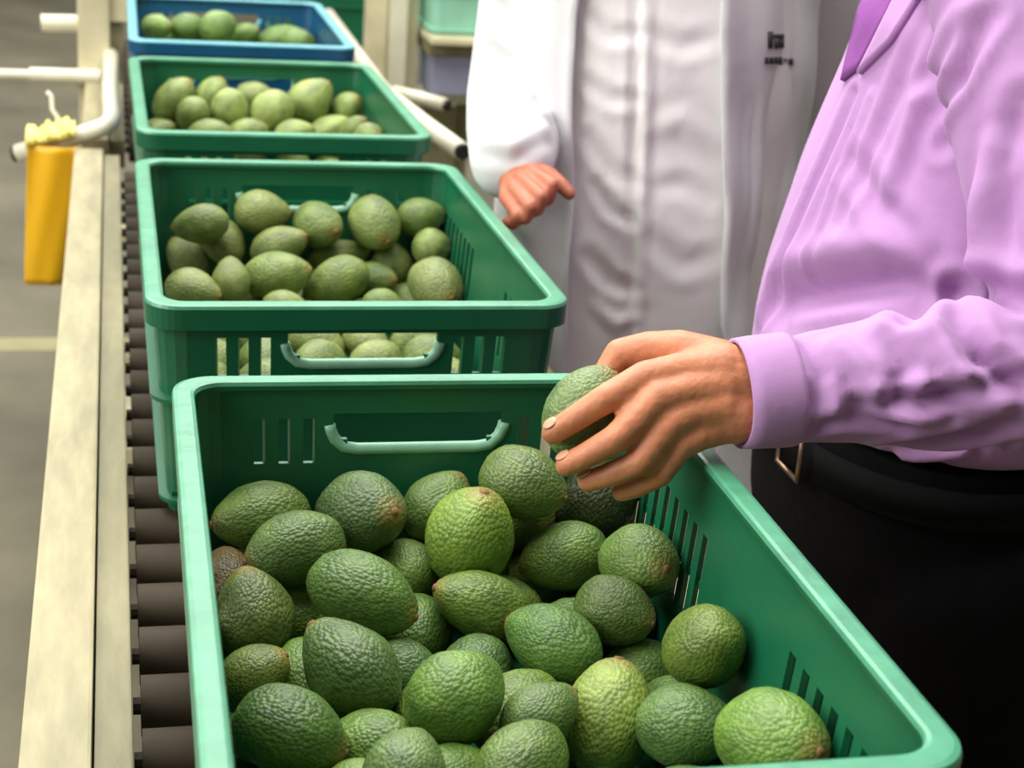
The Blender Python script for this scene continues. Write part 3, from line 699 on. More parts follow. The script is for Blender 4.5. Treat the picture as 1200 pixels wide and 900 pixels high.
(4, 0, 0.0977, 3.1029, 0.8256, 0.8133, 0.5587, -0.1623, 0.0368, 0.0283),
(4, 0, 0.1033, 3.1741, 0.8243, -0.7872, 0.5813, -0.2061, 0.0334, 0.027),
(4, 0, 0.0991, 3.2459, 0.8252, 0.7483, 0.6583, -0.082, 0.0365, 0.0279),
(4, 0, 0.1053, 3.317, 0.8251, -0.6311, 0.7544, -0.1809, 0.0341, 0.0278),
(4, 0, 0.1028, 3.3875, 0.8275, 0.0203, -0.9967, -0.0782, 0.039, 0.0302),
(4, 0, 0.1024, 3.4613, 0.8266, 0.5596, 0.8253, -0.0762, 0.0385, 0.0294),
(4, 0, 0.1656, 3.0302, 0.8239, 0.5464, 0.8321, -0.0952, 0.0342, 0.0266),
(4, 0, 0.166, 3.1014, 0.8269, -0.7608, 0.5987, -0.2505, 0.0374, 0.0296),
(4, 0, 0.1634, 3.1732, 0.8269, -0.3328, -0.94, -0.0756, 0.0388, 0.0296),
(4, 0, 0.1608, 3.2465, 0.8266, 0.0692, -0.9925, -0.1012, 0.0362, 0.0293),
(4, 0, 0.1653, 3.3167, 0.8257, -0.4958, -0.8619, -0.1062, 0.035, 0.0283),
(4, 0, 0.1603, 3.3872, 0.8257, 0.0983, 0.9919, -0.0805, 0.0372, 0.0284),
(4, 0, 0.1655, 3.4593, 0.827, -0.6035, 0.7908, -0.1024, 0.0364, 0.0297),
(4, 0, 0.2247, 3.0306, 0.8279, 0.1725, -0.9809, -0.0895, 0.0383, 0.0307),
(4, 0, 0.2265, 3.1031, 0.8244, -0.3824, 0.9187, -0.0984, 0.0344, 0.027),
(4, 0, 0.2218, 3.1729, 0.8252, -0.1827, 0.9803, -0.0746, 0.0374, 0.0279),
(4, 0, 0.2246, 3.2441, 0.8273, -0.7741, 0.5597, -0.2958, 0.039, 0.03),
(4, 0, 0.2253, 3.3164, 0.8243, -0.3003, 0.9344, -0.1916, 0.0353, 0.0269),
(4, 0, 0.2264, 3.3879, 0.8278, -0.8951, 0.4407, -0.068, 0.0406, 0.0305),
(4, 0, 0.2282, 3.4594, 0.8244, 0.5558, 0.8238, -0.1116, 0.0335, 0.0271),
(4, 0, 0.2828, 3.0285, 0.826, -0.2595, 0.9619, -0.086, 0.0369, 0.0287),
(4, 0, 0.286, 3.1027, 0.8279, -0.4245, -0.8816, -0.2066, 0.0396, 0.0306),
(4, 0, 0.2876, 3.1755, 0.8279, 0.9126, 0.4014, -0.0781, 0.0394, 0.0306),
(4, 0, 0.288, 3.2459, 0.8258, -0.2444, 0.9659, -0.0854, 0.0371, 0.0285),
(4, 0, 0.2853, 3.3161, 0.824, 0.6273, 0.7704, -0.1136, 0.0346, 0.0266),
(4, 0, 0.2929, 3.3882, 0.826, -0.348, 0.9268, -0.141, 0.0356, 0.0287),
(4, 0, 0.2863, 3.4587, 0.8246, 0.4336, -0.8967, -0.0888, 0.0354, 0.0273),
(4, 0, 0.3468, 3.0308, 0.8262, -0.8813, 0.4671, -0.0721, 0.0386, 0.0289),
(4, 0, 0.3487, 3.1006, 0.8248, 0.7012, 0.7044, -0.1098, 0.034, 0.0275),
(4, 0, 0.3526, 3.1709, 0.8258, -0.6685, -0.7369, -0.1004, 0.0355, 0.0285),
(4, 0, 0.3541, 3.2453, 0.8263, 0.9746, 0.0743, -0.2115, 0.038, 0.029),
(4, 0, 0.3453, 3.3148, 0.8271, -0.3624, -0.9289, -0.0761, 0.0389, 0.0298),
(4, 0, 0.352, 3.3896, 0.8272, 0.2522, -0.964, -0.0838, 0.0381, 0.0299),
(4, 0, 0.3475, 3.4591, 0.8259, -0.8266, 0.5451, -0.1403, 0.0379, 0.0286)
]
ORD = ['first', 'second', 'third', 'fourth', 'fifth', 'sixth', 'seventh', 'eighth', 'ninth', 'tenth', 'eleventh', 'twelfth']
CN = {1: 'the nearest crate', 2: 'the second crate', 3: 'the third crate', 4: 'the blue crate'}
LOOK = {1: {}}
TINT = [(78, 118, 48), (88, 128, 46), (70, 108, 54), (98, 134, 52)]
FAR = {1: TINT, 2: [(112, 138, 72), (102, 130, 66), (124, 146, 84)], 3: [(134, 158, 92), (122, 148, 80)], 4: [(120, 156, 80), (106, 146, 72)]}  # farther fruit is lighter, partly brighter light painted into its colour
SPECIAL = {(1, 0): ((84, 116, 48), 'long dark green'), (1, 1): ((84, 118, 72), 'round grey-green'), (1, 2): ((90, 124, 62), 'half-hidden green'), (1, 3): ((92, 122, 60), 'dull green'), (1, 4): ((48, 62, 36), 'shade-darkened'), (1, 5): ((78, 112, 56), 'dark green'), (1, 6): ((108, 146, 48), 'bright green'), (1, 7): ((102, 128, 52), 'small olive-green'), (1, 8): ((84, 120, 46), 'plump green'), (1, 9): ((96, 134, 58), 'smooth green'), (1, 10): ((98, 134, 56), 'half-covered green'), (1, 11): ((84, 108, 48), 'upright dark green'), (1, 12): ((82, 124, 50), 'long tilted green'), (1, 13): ((88, 122, 42), 'long brown-ended'), (1, 14): ((74, 102, 46), 'short dark green'), (1, 15): ((96, 84, 50), 'brownish'), (1, 16): ((72, 116, 50), 'deep green'), (1, 17): ((90, 118, 40), 'olive-green'), (1, 18): ((70, 104, 52), 'large deep green'), (1, 19): ((98, 124, 44), 'yellow-green'), (1, 20): ((86, 128, 46), 'fat green'), (1, 21): ((68, 108, 42), 'large dark green'), (1, 22): ((84, 118, 60), 'mostly hidden green'), (1, 23): ((124, 154, 66), 'large pebbly yellow-green'), (1, 24): ((80, 118, 62), 'dull grey-green'), (1, 25): ((92, 134, 50), 'large round green'), (1, 26): ((88, 122, 68), 'grey-green'), (1, 27): ((88, 122, 52), 'long green')}  # the avocado under the hand has its shade put into its colour
cnt = {}
idx = {}
rowsize = {}
for r in PILE: rowsize[r[0], r[1]] = rowsize.get((r[0], r[1]), 0) + 1
nrow = {c: max(r[1] for r in PILE if r[0] == c) for c in (1, 2, 3, 4)}
def pxof(p):
    v = Vector(p) - CAM; return FPX * v.dot(RIGHT) / v.dot(FWD)
order = {}
for c in (1, 2, 3, 4):
    for row in range(1, nrow[c] + 1):
        ids = [i for i, r in enumerate(PILE) if r[0] == c and r[1] == row]; ids.sort(key=lambda i: pxof(PILE[i][2:5]))
        for k, i in enumerate(ids): order[i] = k
SIZE = lambda b: 'small' if b < 0.0255 else ('large' if b > 0.0335 else 'medium')
first_of = {}
for i, r in enumerate(PILE):
    c, row = r[0], r[1]; k = idx.get(c, 0); idx[c] = k + 1
    if row == 0:
        o = avocado(r[2:5], r[5:8], r[8], r[9], lin(random.choice(FAR[c])), False)
        tag(o, 'green avocado buried underneath the top layer in ' + CN[c], 'avocado', 'buried avocados in ' + CN[c]); continue
    col, adj = SPECIAL.get((c, k), (random.choice(FAR[c]), 'green'))
    j = random.uniform(0.92, 1.08); col = tuple(min(255, x * j) for x in col)
    o = avocado(r[2:5], r[5:8], r[8], r[9], lin(col), True)
    rn = 'back row' if row == 1 else ('front row' if row == nrow[c] else ORD[row - 1] + ' row')
    n = rowsize[c, row]; pos = 'leftmost' if order[i] == 0 else ('rightmost' if order[i] == n - 1 else ORD[order[i]] + ' from left')
    tag(o, '%s avocado, %s in %s of %s' % (adj, pos, rn, CN[c]), 'avocado', 'avocados on top in ' + CN[c])

# buried fruit that shows in the gaps: say which gap
import collections
bpy.context.view_layer.update(); dg = bpy.context.evaluated_depsgraph_get(); seen = collections.Counter()
for yy in range(0, 900, 6):
    for xx in range(150, 1000, 6):
        h = SC.ray_cast(dg, CAM, (at(xx, yy, 1) - CAM).normalized())
        if h[0] and h[4].get('group', '').startswith('buried'): seen[h[4].name] += 1
for c in (1, 2, 3, 4):
    vis = [bpy.data.objects[n] for n, k in seen.items() if k >= 3 and bpy.data.objects[n]['group'].endswith(CN[c])]
    bands = collections.defaultdict(list)
    for o in vis:
        t = (o.location.y - CR[c - 1][1]) / L; bands['front' if t < 0.33 else ('middle' if t < 0.62 else 'back')].append(o)
    for nm, lst in bands.items():
        lst.sort(key=lambda o: pxof(o.location))
        for k, o in enumerate(lst):
            pos = 'leftmost' if k == 0 else ('rightmost' if k == len(lst) - 1 else ORD[k] + ' from left')
            if len(lst) == 1: pos = 'only one'
            o['label'] = 'half-buried avocado in a gap, %s at %s of %s' % (pos, nm, CN[c])

# ------------------------------------------------------------------ people
def add_head(bm, c, face, h=0.225):
    'skull, jaw, nose, brow, lips and ears; face = horizontal looking direction'
    f = Vector(face).normalized(); s = Vector((-f.y, f.x, 0)); u = Vector((0, 0, 1))
    R = Matrix((f, s, u)).transposed()
    P = lambda x, y, z: Vector(c) + f * x + s * y + u * z
    ball(bm, P(-0.01, 0, 0.035), 0.1, 24, (0.98, 0.77, 0.82), R); ball(bm, P(0.018, 0, -0.03), 0.078, 20, (0.92, 0.8, 1.08), R)
    ball(bm, P(0.05, 0, -0.085), 0.03, 14, (1, 1.1, 0.8), R)
    chain(bm, [P(0.083, 0, 0.02), P(0.105, 0, -0.018)], [0.009, 0.014], 10)
    for k in (-1, 1):
        ball(bm, P(0.097, k * 0.011, -0.02), 0.009, 10); ball(bm, P(0.07, k * 0.034, 0.024), 0.018, 12, (0.9, 1.3, 0.5), R)
        ball(bm, P(0.06, k * 0.042, -0.02), 0.024, 12); ball(bm, P(0.066, k * 0.031, -0.004), 0.0125, 10, (1, 1.4, 0.5)); ball(bm, P(-0.01, k * 0.077, -0.005), 0.03, 12, (0.7, 0.35, 1.1), R)
    chain(bm, [P(0.083, -0.02, -0.052), P(0.092, 0, -0.05), P(0.083, 0.02, -0.052)], [0.005, 0.008, 0.005], 8)
    chain(bm, [P(0.08, -0.018, -0.062), P(0.088, 0, -0.063), P(0.08, 0.018, -0.062)], [0.005, 0.008, 0.005], 8)
    return P, R
def head_parts(parent, P, R, hair=True):
    for k in (-1, 1):
        b = bmesh.new(); ball(b, P(0.0675, k * 0.031, 0.008), 0.0118, 14); e = obj('eye', b, M['eye'], parent, True)
        b = bmesh.new(); ball(b, P(0.0768, k * 0.031, 0.0075), 0.0044, 10); obj('iris', b, M['hair'], e, True)
    b = bmesh.new(); ball(b, P(-0.022, 0, 0.052), 0.1, 28, (1.03, 0.86, 0.8), R); ball(b, P(-0.05, 0, 0.0), 0.075, 20, (0.75, 1.04, 1.05), R)
    link('hair', remesh(b, 0.006, 3), M['hair'], parent, True)
def shoe(parent, c, f):
    f = Vector(f).normalized(); b = bmesh.new(); c = Vector(c); R = Matrix((f, Vector((-f.y, f.x, 0)), Vector((0, 0, 1)))).transposed()
    ball(b, c + Vector((0, 0, 0.045)), 0.05, 16, (1.0, 0.85, 1.0), R); ball(b, c + f * 0.1 + Vector((0, 0, 0.03)), 0.055, 16, (1.7, 0.85, 0.62), R)
    me = remesh(b, 0.006, 3); C = coords(me); C[:, 2] = np.maximum(C[:, 2], 0.0); setco(me, C)
    return link('shoe', me, M['shoe'], parent, True)
def off(p, dx=0, dy=0, dz=0): return Vector(p) + Vector((dx, dy, dz))

# ---- man in the lilac shirt, at the right of the nearest crate
f1 = Vector((-0.95, -0.31, 0)).normalized(); s1 = Vector((-f1.y, f1.x, 0))      # s1: towards his left (the camera side is -Y)
wr = at(868, 464, 1.226); el = at(1262, 440, 1.245); sh = at(1180, -70, 1.335)
cx, cy = 0.745, 1.345
man = thing('person', 'man in lilac shirt and black trousers reaching over the nearest crate with one hand', 'person', (cx, cy, 0))
def mlink(n, me, m, parent=None):
    r = link(n, me, m, parent or man, True)
    if parent is None or parent == man: r.location = (-cx, -cy, 0)
    return r
def man_body():
    bm = bmesh.new()
    # left hand over the crate
    def c(pts, rad, seg=14): chain(bm, [at(*p) for p in pts], [r * 0.001 for r in rad], seg)
    c([(905, 462, 1.232), (862, 447, 1.222)], [27, 25]); c([(905, 474, 1.232), (862, 482, 1.222)], [26, 25])
    c([(846, 434, 1.22), (800, 434, 1.212), (757, 442, 1.207)], [22, 14, 12.5]); c([(846, 452, 1.216), (808, 456, 1.206), (771, 466, 1.199)], [21, 14, 12.5])
    c([(846, 474, 1.216), (812, 482, 1.207), (784, 496, 1.2)], [21, 14, 12]); c([(844, 494, 1.22), (818, 508, 1.212), (797, 522, 1.207)], [18, 13.5, 11.5])
    c([(846, 466, 1.224), (800, 470, 1.222)], [26, 20]); c([(800, 500, 1.226), (775, 515, 1.225)], [15, 13])
    c([(757, 442, 1.207), (707, 469, 1.196), (673, 491, 1.2), (648, 507, 1.207)], [12.8, 11, 9.9, 9])
    c([(771, 466, 1.199), (722, 514, 1.188), (687, 534, 1.195), (664, 545, 1.204)], [12.8, 11, 9.8, 8.9])
    c([(784, 496, 1.2), (749, 542, 1.194), (713, 557, 1.204), (689, 564, 1.214)], [12, 10.4, 9.3, 8.4])
    c([(797, 522, 1.207), (774, 556, 1.206), (748, 570, 1.214), (728, 576, 1.222)], [11, 9.4, 8.4, 7.8])
    c([(842, 424, 1.235), (796, 412, 1.24), (760, 411, 1.243)], [18, 17, 15]); c([(760, 411, 1.243), (727, 416, 1.245), (711, 438, 1.242)], [15, 13, 10.8])
    # arms, trunk, legs, head
    chain(bm, [at(905, 466, 1.232), at(950, 458, 1.236), el, sh], [0.027, 0.024, 0.033, 0.046])
    base = Vector((cx, cy, 0)); top = Vector((cx + 0.06, cy, 1.345))
    shR = top + Vector((0.01, 0.185, -0.05)); chain(bm, [sh, off(top, 0, 0, -0.02), shR], [0.048, 0.055, 0.048])
    elR = Vector((0.80, 1.56, 1.02)); wrR = Vector((0.80, 1.62, 0.80)); chain(bm, [shR, elR, wrR], [0.055, 0.042, 0.027])
    chain(bm, [wrR, off(wrR, -0.02, 0.0, -0.085)], [0.03, 0.034])
    for k in range(4): chain(bm, [off(wrR, -0.045 + k * 0.02, 0.002, -0.09), off(wrR, -0.05 + k * 0.021, 0.004, -0.135 - 0.006 * (k in (1, 2))), off(wrR, -0.05 + k * 0.021, -0.012, -0.165)], [0.0095, 0.0085, 0.0075], 10)
    chain(bm, [off(wrR, -0.035, 0, -0.03), off(wrR, -0.06, -0.01, -0.075), off(wrR, -0.062, -0.016, -0.105)], [0.014, 0.011, 0.009], 10)
    chain(bm, [Vector((cx, cy, 0.92)), Vector((cx + 0.01, cy, 1.1)), off(top, -0.0, 0, -0.07)], [0.1, 0.09, 0.075]); ball(bm, (cx + 0.0, cy, 1.02), 0.09, 16)
    nk = off(top, -0.015, -0.005, 0.06); hd = off(top, -0.06, -0.02, 0.205)
    chain(bm, [off(top, 0, 0, -0.02), nk, off(hd, 0.01, 0, -0.05)], [0.066, 0.056, 0.055])
    for k, fx in ((-1, 0.0), (1, 0.03)): chain(bm, [Vector((cx + 0.01, cy + k * 0.085, 0.85)), Vector((cx + fx + 0.05, cy + k * 0.10, 0.46)), Vector((cx + fx + 0.07, cy + k * 0.11, 0.09))], [0.085, 0.055, 0.04])
    P, R = add_head(bm, hd, f1)
    return bm, P, R
bm, P1, R1 = man_body()
body = mlink('body', remesh(bm, 0.0023, 4, 0.5), M['skin'])
_hold = bpy.data.objects.new('h', None); 
# small parts carry the same offset as their body
def nail(p, n, d, parent, s=0.0052):
    n = Vector(n).normalized(); d = (Vector(d) - n * Vector(d).dot(n)).normalized(); R = Matrix((d, n.cross(d), n)).transposed()
    b = bmesh.new(); ball(b, p, s, 12, (1.25, 0.95, 0.22), R); return obj('nail', b, M['nail'], parent, True)
for (pt, pp) in (((652, 503, 1.206), (673, 491, 1.2)), ((667, 542, 1.204), (687, 534, 1.195)), ((691, 563, 1.213), (713, 557, 1.204))):
    d = at(*pt) - at(*pp); n = (CAM - at(*pt)).normalized() * 0.75 + UP * 0.75
    n = (n - d.normalized() * n.dot(d.normalized())).normalized(); nail(at(*pt) + n * 0.0086, n, d, body)
head_parts(body, P1, R1)

# shirt: trunk, both sleeves, blousing over the belt
bm = bmesh.new()
rz = math.atan2(s1.y, s1.x) + math.pi / 2
RING = [(0.922, 0.748, 0.135, 0.172), (0.934, 0.749, 0.146, 0.184), (0.952, 0.748, 0.150, 0.188), (0.985, 0.745, 0.145, 0.188), (1.03, 0.746, 0.139, 0.184), (1.08, 0.748, 0.131, 0.178), (1.13, 0.752, 0.123, 0.174), (1.18, 0.764, 0.120, 0.172), (1.23, 0.778, 0.120, 0.172), (1.275, 0.783, 0.118, 0.165), (1.31, 0.79, 0.108, 0.15), (1.345, 0.80, 0.085, 0.11), (1.375, 0.80, 0.064, 0.068), (1.395, 0.797, 0.059, 0.06)]
loft(bm, [oval(x, cy, z, rx, ry, 0.12, 48, 2.25) for z, x, rx, ry in RING])
slv = [(930, 458, 1.235), (960, 453, 1.236), (1050, 443, 1.24), (1150, 438, 1.243)]
chain(bm, [at(*p) for p in slv] + [el, (el + sh) / 2, sh], [0.0405, 0.043, 0.049, 0.054, 0.060, 0.068, 0.072], 20)
chain(bm, [sh, Vector((cx + 0.055, cy - 0.02, 1.34))], [0.066, 0.056])
shR = Vector((cx + 0.07, cy + 0.185, 1.30)); chain(bm, [Vector((cx + 0.055, cy + 0.02, 1.34)), shR, Vector((0.80, 1.56, 1.02)), Vector((0.80, 1.615, 0.83))], [0.056, 0.066, 0.058, 0.043], 18)
sm = remesh(bm, 0.0045, 6, 0.5)
rumple(sm, 0.002, 30, 3)
creases(sm, [
    ([(1065, 372), (1120, 345), (1165, 340), (1200, 352)], 0.010, -0.0145),
    ([(915, 356), (960, 344), (1040, 336), (1100, 345)], 0.018, -0.019),
    ([(930, 372), (1000, 362), (1060, 352)], 0.009, 0.0087),
    ([(1000, 110), (955, 215), (915, 320), (893, 390)], 0.006, -0.0087),
    ([(1020, 110), (980, 215), (945, 320)], 0.005, 0.0058),
    ([(1085, 25), (1030, 150), (985, 260)], 0.008, -0.0072),
    ([(1130, 10), (1075, 120), (1040, 220)], 0.009, 0.0087),
    ([(1160, 20), (1125, 90), (1105, 170)], 0.008, -0.0101),
    ([(1000, 190), (1040, 250), (1090, 300)], 0.010, -0.0058),
    ([(1170, 180), (1150, 260), (1150, 320)], 0.012, 0.0101),
    ([(1200, 120), (1175, 200), (1185, 300)], 0.010, -0.0087),
    ([(1120, 370), (1150, 420), (1200, 450)], 0.008, -0.0116),
    ([(1085, 382), (1115, 430), (1170, 470)], 0.008, 0.0087),
    ([(1040, 395), (1062, 430), (1050, 470)], 0.007, -0.0087),
    ([(980, 400), (1010, 430), (1030, 470), (1090, 490)], 0.007, 0.0072),
    ([(935, 405), (960, 440), (955, 480)], 0.006, -0.0058),
    ([(1000, 478), (1080, 470), (1200, 445)], 0.006, -0.0101),
    ([(900, 505), (985, 492), (1060, 496)], 0.005, -0.0058),
    ([(960, 520), (1050, 520), (1180, 500)], 0.008, -0.0116),
    ([(1060, 535), (1130, 528), (1190, 522)], 0.006, 0.0072)])
shirt = mlink('shirt', sm, M['shirt']); stree = bvh(sm)
# cuff: a hollow band at the wrist, with its button
a0, a1 = at(863, 463, 1.226), at(925, 458, 1.233); ax = (a1 - a0).normalized(); u, w = frame_of(ax)
b = bmesh.new(); R = []
for t, r in ((0.0, 0.0385), (0.0, 0.0415), (0.25, 0.0425), (0.9, 0.0435), (1.0, 0.0425), (1.0, 0.039)):
    p = a0.lerp(a1, t); R.append([b.verts.new(p + (u * math.cos(k * 0.19635) + w * math.sin(k * 0.19635)) * r * (1 + 0.03 * math.sin(3 * k * 0.19635))) for k in range(32)])
for i in range(len(R)):
    for k in range(32): b.faces.new((R[i][k], R[i][(k + 1) % 32], R[(i + 1) % len(R)][(k + 1) % 32], R[(i + 1) % len(R)][k]))
obj('cuff', b, M['shirt'], shirt, True)
def patch(tree, poly, lift, th, name, mat, parent, grid=8):
    'a piece of cloth lying on a garment: quadrilateral of pixel corners draped on its surface'
    b = bmesh.new(); A = []; B = []
    for j in range(grid + 1):
        for i in range(grid + 1):
            s, t = i / grid, j / grid
            q = [(poly[0][k] * (1 - s) + poly[1][k] * s) * (1 - t) + (poly[3][k] * (1 - s) + poly[2][k] * s) * t for k in (0, 1)]
            h, n = hit(tree, *q)
            if h is None: h, n = tree.find_nearest(at(q[0], q[1], 1.45 if tree is stree else 1.95))[:2]
            A.append(b.verts.new(h + n * (lift + th))); B.append(b.verts.new(h + n * (lift - 0.004)))
    g = grid + 1
    for j in range(grid):
        for i in range(grid):
            k = j * g + i; b.faces.new((A[k], A[k + 1], A[k + g + 1], A[k + g])); b.faces.new((B[k], B[k + g], B[k + g + 1], B[k + 1]))
    for k in range(grid):
        for p, q in ((k, k + 1), (g * grid + k, g * grid + k + 1), (k * g, (k + 1) * g), (k * g + grid, (k + 1) * g + grid)): b.faces.new((A[p], A[q], B[q], B[p]))
    return obj(name, b, mat, parent, True)
patch(stree, [(1014, -4), (1060, -14), (1008, 82), (990, 96)], 0.003, 0.002, 'collar_shade', M['shirt_shade'], shirt)['label'] = 'darker purple patch painting the shade inside the collar'  # dark patch drawing the collar's shade on the shirt
patch(stree, [(1064, -20), (1105, -40), (1048, 50), (1010, 88)], 0.003, 0.004, 'collar', M['shirt'], shirt)
# trousers, belt
bm = bmesh.new()
loft(bm, [oval(x, cy, z, rx, ry, 0.12, 40, 2.3) for z, x, rx, ry in ((0.74, 0.76, 0.128, 0.175), (0.80, 0.755, 0.135, 0.182), (0.86, 0.751, 0.137, 0.183), (0.92, 0.749, 0.136, 0.18))])
for k, fx in ((-1, 0.0), (1, 0.03)):
    chain(bm, [Vector((cx + 0.035, cy + k * 0.092, 0.78)), Vector((cx + fx + 0.06, cy + k * 0.10, 0.46)), Vector((cx + fx + 0.075, cy + k * 0.11, 0.10))], [0.123, 0.108, 0.09], 20)
tm = remesh(bm, 0.008, 5); rumple(tm, 0.003, 16, 8, (1, 1, 0.5)); C = coords(tm); C[:, 2] = np.maximum(C[:, 2], 0.035); setco(tm, C)
trou = mlink('trousers', tm, M['trousers'])
b = bmesh.new(); R = [oval(0.7495, cy, z, rx, ry, 0.12, 48, 2.3) for z, rx, ry in ((0.87, 0.136, 0.183), (0.87, 0.1415, 0.1885), (0.905, 0.1415, 0.1885), (0.905, 0.136, 0.183))]
R = [[b.verts.new(p) for p in r] for r in R]
for i in range(4):
    for k in range(48): b.faces.new((R[i][k], R[i][(k + 1) % 48], R[(i + 1) % 4][(k + 1) % 48], R[(i + 1) % 4][k]))
belt = obj('belt', b, M['belt'], man, True); belt.location = (-cx, -cy, 0)
bp = Vector((0.7495, cy, 0.8875)) + Vector((-0.144 * math.cos(0.12), -0.144 * math.sin(0.12) - 0.02, 0))
b = bmesh.new(); sweep(b, [bp + Vector((0.002 * abs(y), y, z)) for y, z in ((-0.024, -0.019), (0.024, -0.019), (0.024, 0.019), (-0.024, 0.019))], 0.003, 8, True); obj('buckle', b, M['brass'], belt, True)
for k, fx in ((-1, 0.0), (1, 0.03)):
    s = shoe(man, (cx + fx + 0.08, cy + k * 0.11, 0), f1); s.location = (-cx, -cy, 0)
# the avocado he holds
o = avocado(at(685, 481, 1.232), UP * 0.8 + RIGHT * 0.5 - FWD * 0.2, 0.0385, 0.0285, lin((104, 136, 88)), True, 0)
tag(o, 'avocado held between the fingers of the man in lilac shirt', 'avocado')

# ---- person in the white coat, beyond the second crate
f2 = Vector((-0.3, -0.954, 0)).normalized()
ex, ey = 0.665, 1.985
doc = thing('person', 'person in an open white coat standing behind the second crate, hand half closed', 'person', (ex, ey, 0))
def dlink(n, me, m, parent=None):
    r = link(n, me, m, parent or doc, True)
    if parent is None: r.location = (-ex, -ey, 0)
    return r
sh2, el2, wr2 = at(634, -125, 2.10), at(607, 118, 2.13), at(603, 200, 1.975)
bm = bmesh.new()
def c2(pts, rad, seg=12): chain(bm, [at(*p) for p in pts], [r * 0.001 for r in rad], seg)
c2([(604, 192, 1.985), (603, 207, 1.96)], [26, 24])
for m_, p_, d_, t_ in (((624, 202, 1.935), (647, 216, 1.908), (643, 233, 1.915), (632, 239, 1.928)), ((613, 211, 1.928), (635, 230, 1.9), (630, 246, 1.908), (620, 249, 1.922)), ((603, 221, 1.927), (621, 242, 1.902), (616, 256, 1.91), (607, 256, 1.924)), ((594, 231, 1.93), (607, 252, 1.91), (602, 262, 1.917), (595, 260, 1.928))):
    c2([(603, 208, 1.96), m_], [17, 10.5]); c2([m_, p_, d_, t_], [10, 8.6, 7.8, 7.2])
c2([(616, 200, 1.96), (642, 206, 1.945), (658, 217, 1.935), (667, 227, 1.93)], [15, 12, 9.6, 8])
chain(bm, [wr2, el2, sh2], [0.027, 0.042, 0.055])
top = Vector((ex + 0.03, ey + 0.03, 1.36)); shL = top + Vector((0.19, 0.02, -0.04)); elL = Vector((0.97, 2.08, 1.03)); wrL = Vector((0.98, 2.0, 0.80))
chain(bm, [sh2, off(top, 0, 0, -0.02), shL], [0.048, 0.06, 0.048]); chain(bm, [shL, elL, wrL, off(wrL, 0, -0.02, -0.08)], [0.055, 0.042, 0.028, 0.03])
for k in range(4): chain(bm, [off(wrL, 0.0, -0.05 + k * 0.02, -0.085), off(wrL, 0.002, -0.055 + k * 0.021, -0.13), off(wrL, -0.014, -0.055 + k * 0.021, -0.158)], [0.0095, 0.0085, 0.0075], 10)
chain(bm, [off(wrL, 0, -0.03, -0.03), off(wrL, -0.015, -0.065, -0.07), off(wrL, -0.02, -0.068, -0.1)], [0.014, 0.011, 0.009], 10)
chain(bm, [Vector((ex + 0.03, ey + 0.04, 0.9)), Vector((ex + 0.03, ey + 0.03, 1.15)), off(top, 0, 0, -0.08)], [0.12, 0.12, 0.115])
nk = off(top, -0.005, -0.015, 0.07); hd = off(top, -0.02, -0.05, 0.215); chain(bm, [off(top, 0, 0, -0.02), nk, off(hd, 0.0, 0.01, -0.05)], [0.072, 0.055, 0.054])
for k in (-1, 1): chain(bm, [Vector((ex + 0.03 + k * 0.085, ey + 0.04, 0.85)), Vector((ex + 0.03 + k * 0.09, ey + 0.03, 0.46)), Vector((ex + 0.03 + k * 0.10, ey + 0.05, 0.09))], [0.085, 0.055, 0.04])
P2, R2 = add_head(bm, hd, f2)
body2 = dlink('body', remesh(bm, 0.0024, 3, 0.5), M['skin2'])
head_parts(body2, P2, R2)
# grey-white gown under the coat
gx, gy = ex + 0.025, ey + 0.045
bm = bmesh.new(); loft(bm, [oval(gx, gy, z, rx, ry, -0.2, 44, 2.4) for z, rx, ry in ((0.48, 0.19, 0.158), (0.6, 0.187, 0.156), (0.8, 0.185, 0.153), (0.95, 0.183, 0.15), (1.1, 0.183, 0.148), (1.25, 0.18, 0.14), (1.34, 0.15, 0.112), (1.39, 0.07, 0.07))])
gm = remesh(bm, 0.007, 3); rumple(gm, 0.0022, 26, 5, (1, 1, 0.7))
creases(gm, [
    ([(757, -10), (757, 120), (752, 260), (748, 420)], 0.006, 0.0037), ([(745, -10), (745, 120), (740, 260), (736, 420)], 0.006, -0.0037),
    ([(690, 95), (715, 115), (745, 118)], 0.008, -0.0050), ([(692, 160), (718, 200), (742, 215)], 0.009, -0.0056), ([(700, 215), (715, 245), (742, 262)], 0.007, -0.0050),
    ([(695, 20), (715, 42), (745, 40)], 0.008, -0.0043), ([(690, 300), (715, 330), (740, 340)], 0.009, -0.0056), ([(700, 360), (722, 380), (742, 372)], 0.008, 0.0043),
    ([(765, 40), (800, 55), (835, 45)], 0.010, -0.0037), ([(765, 150), (800, 140), (835, 165)], 0.012, 0.0037), ([(765, 280), (800, 310), (835, 300)], 0.012, -0.0037), ([(770, 220), (800, 215), (830, 235)], 0.01, -0.0031)])
gown = dlink('gown', gm, M['gown'])
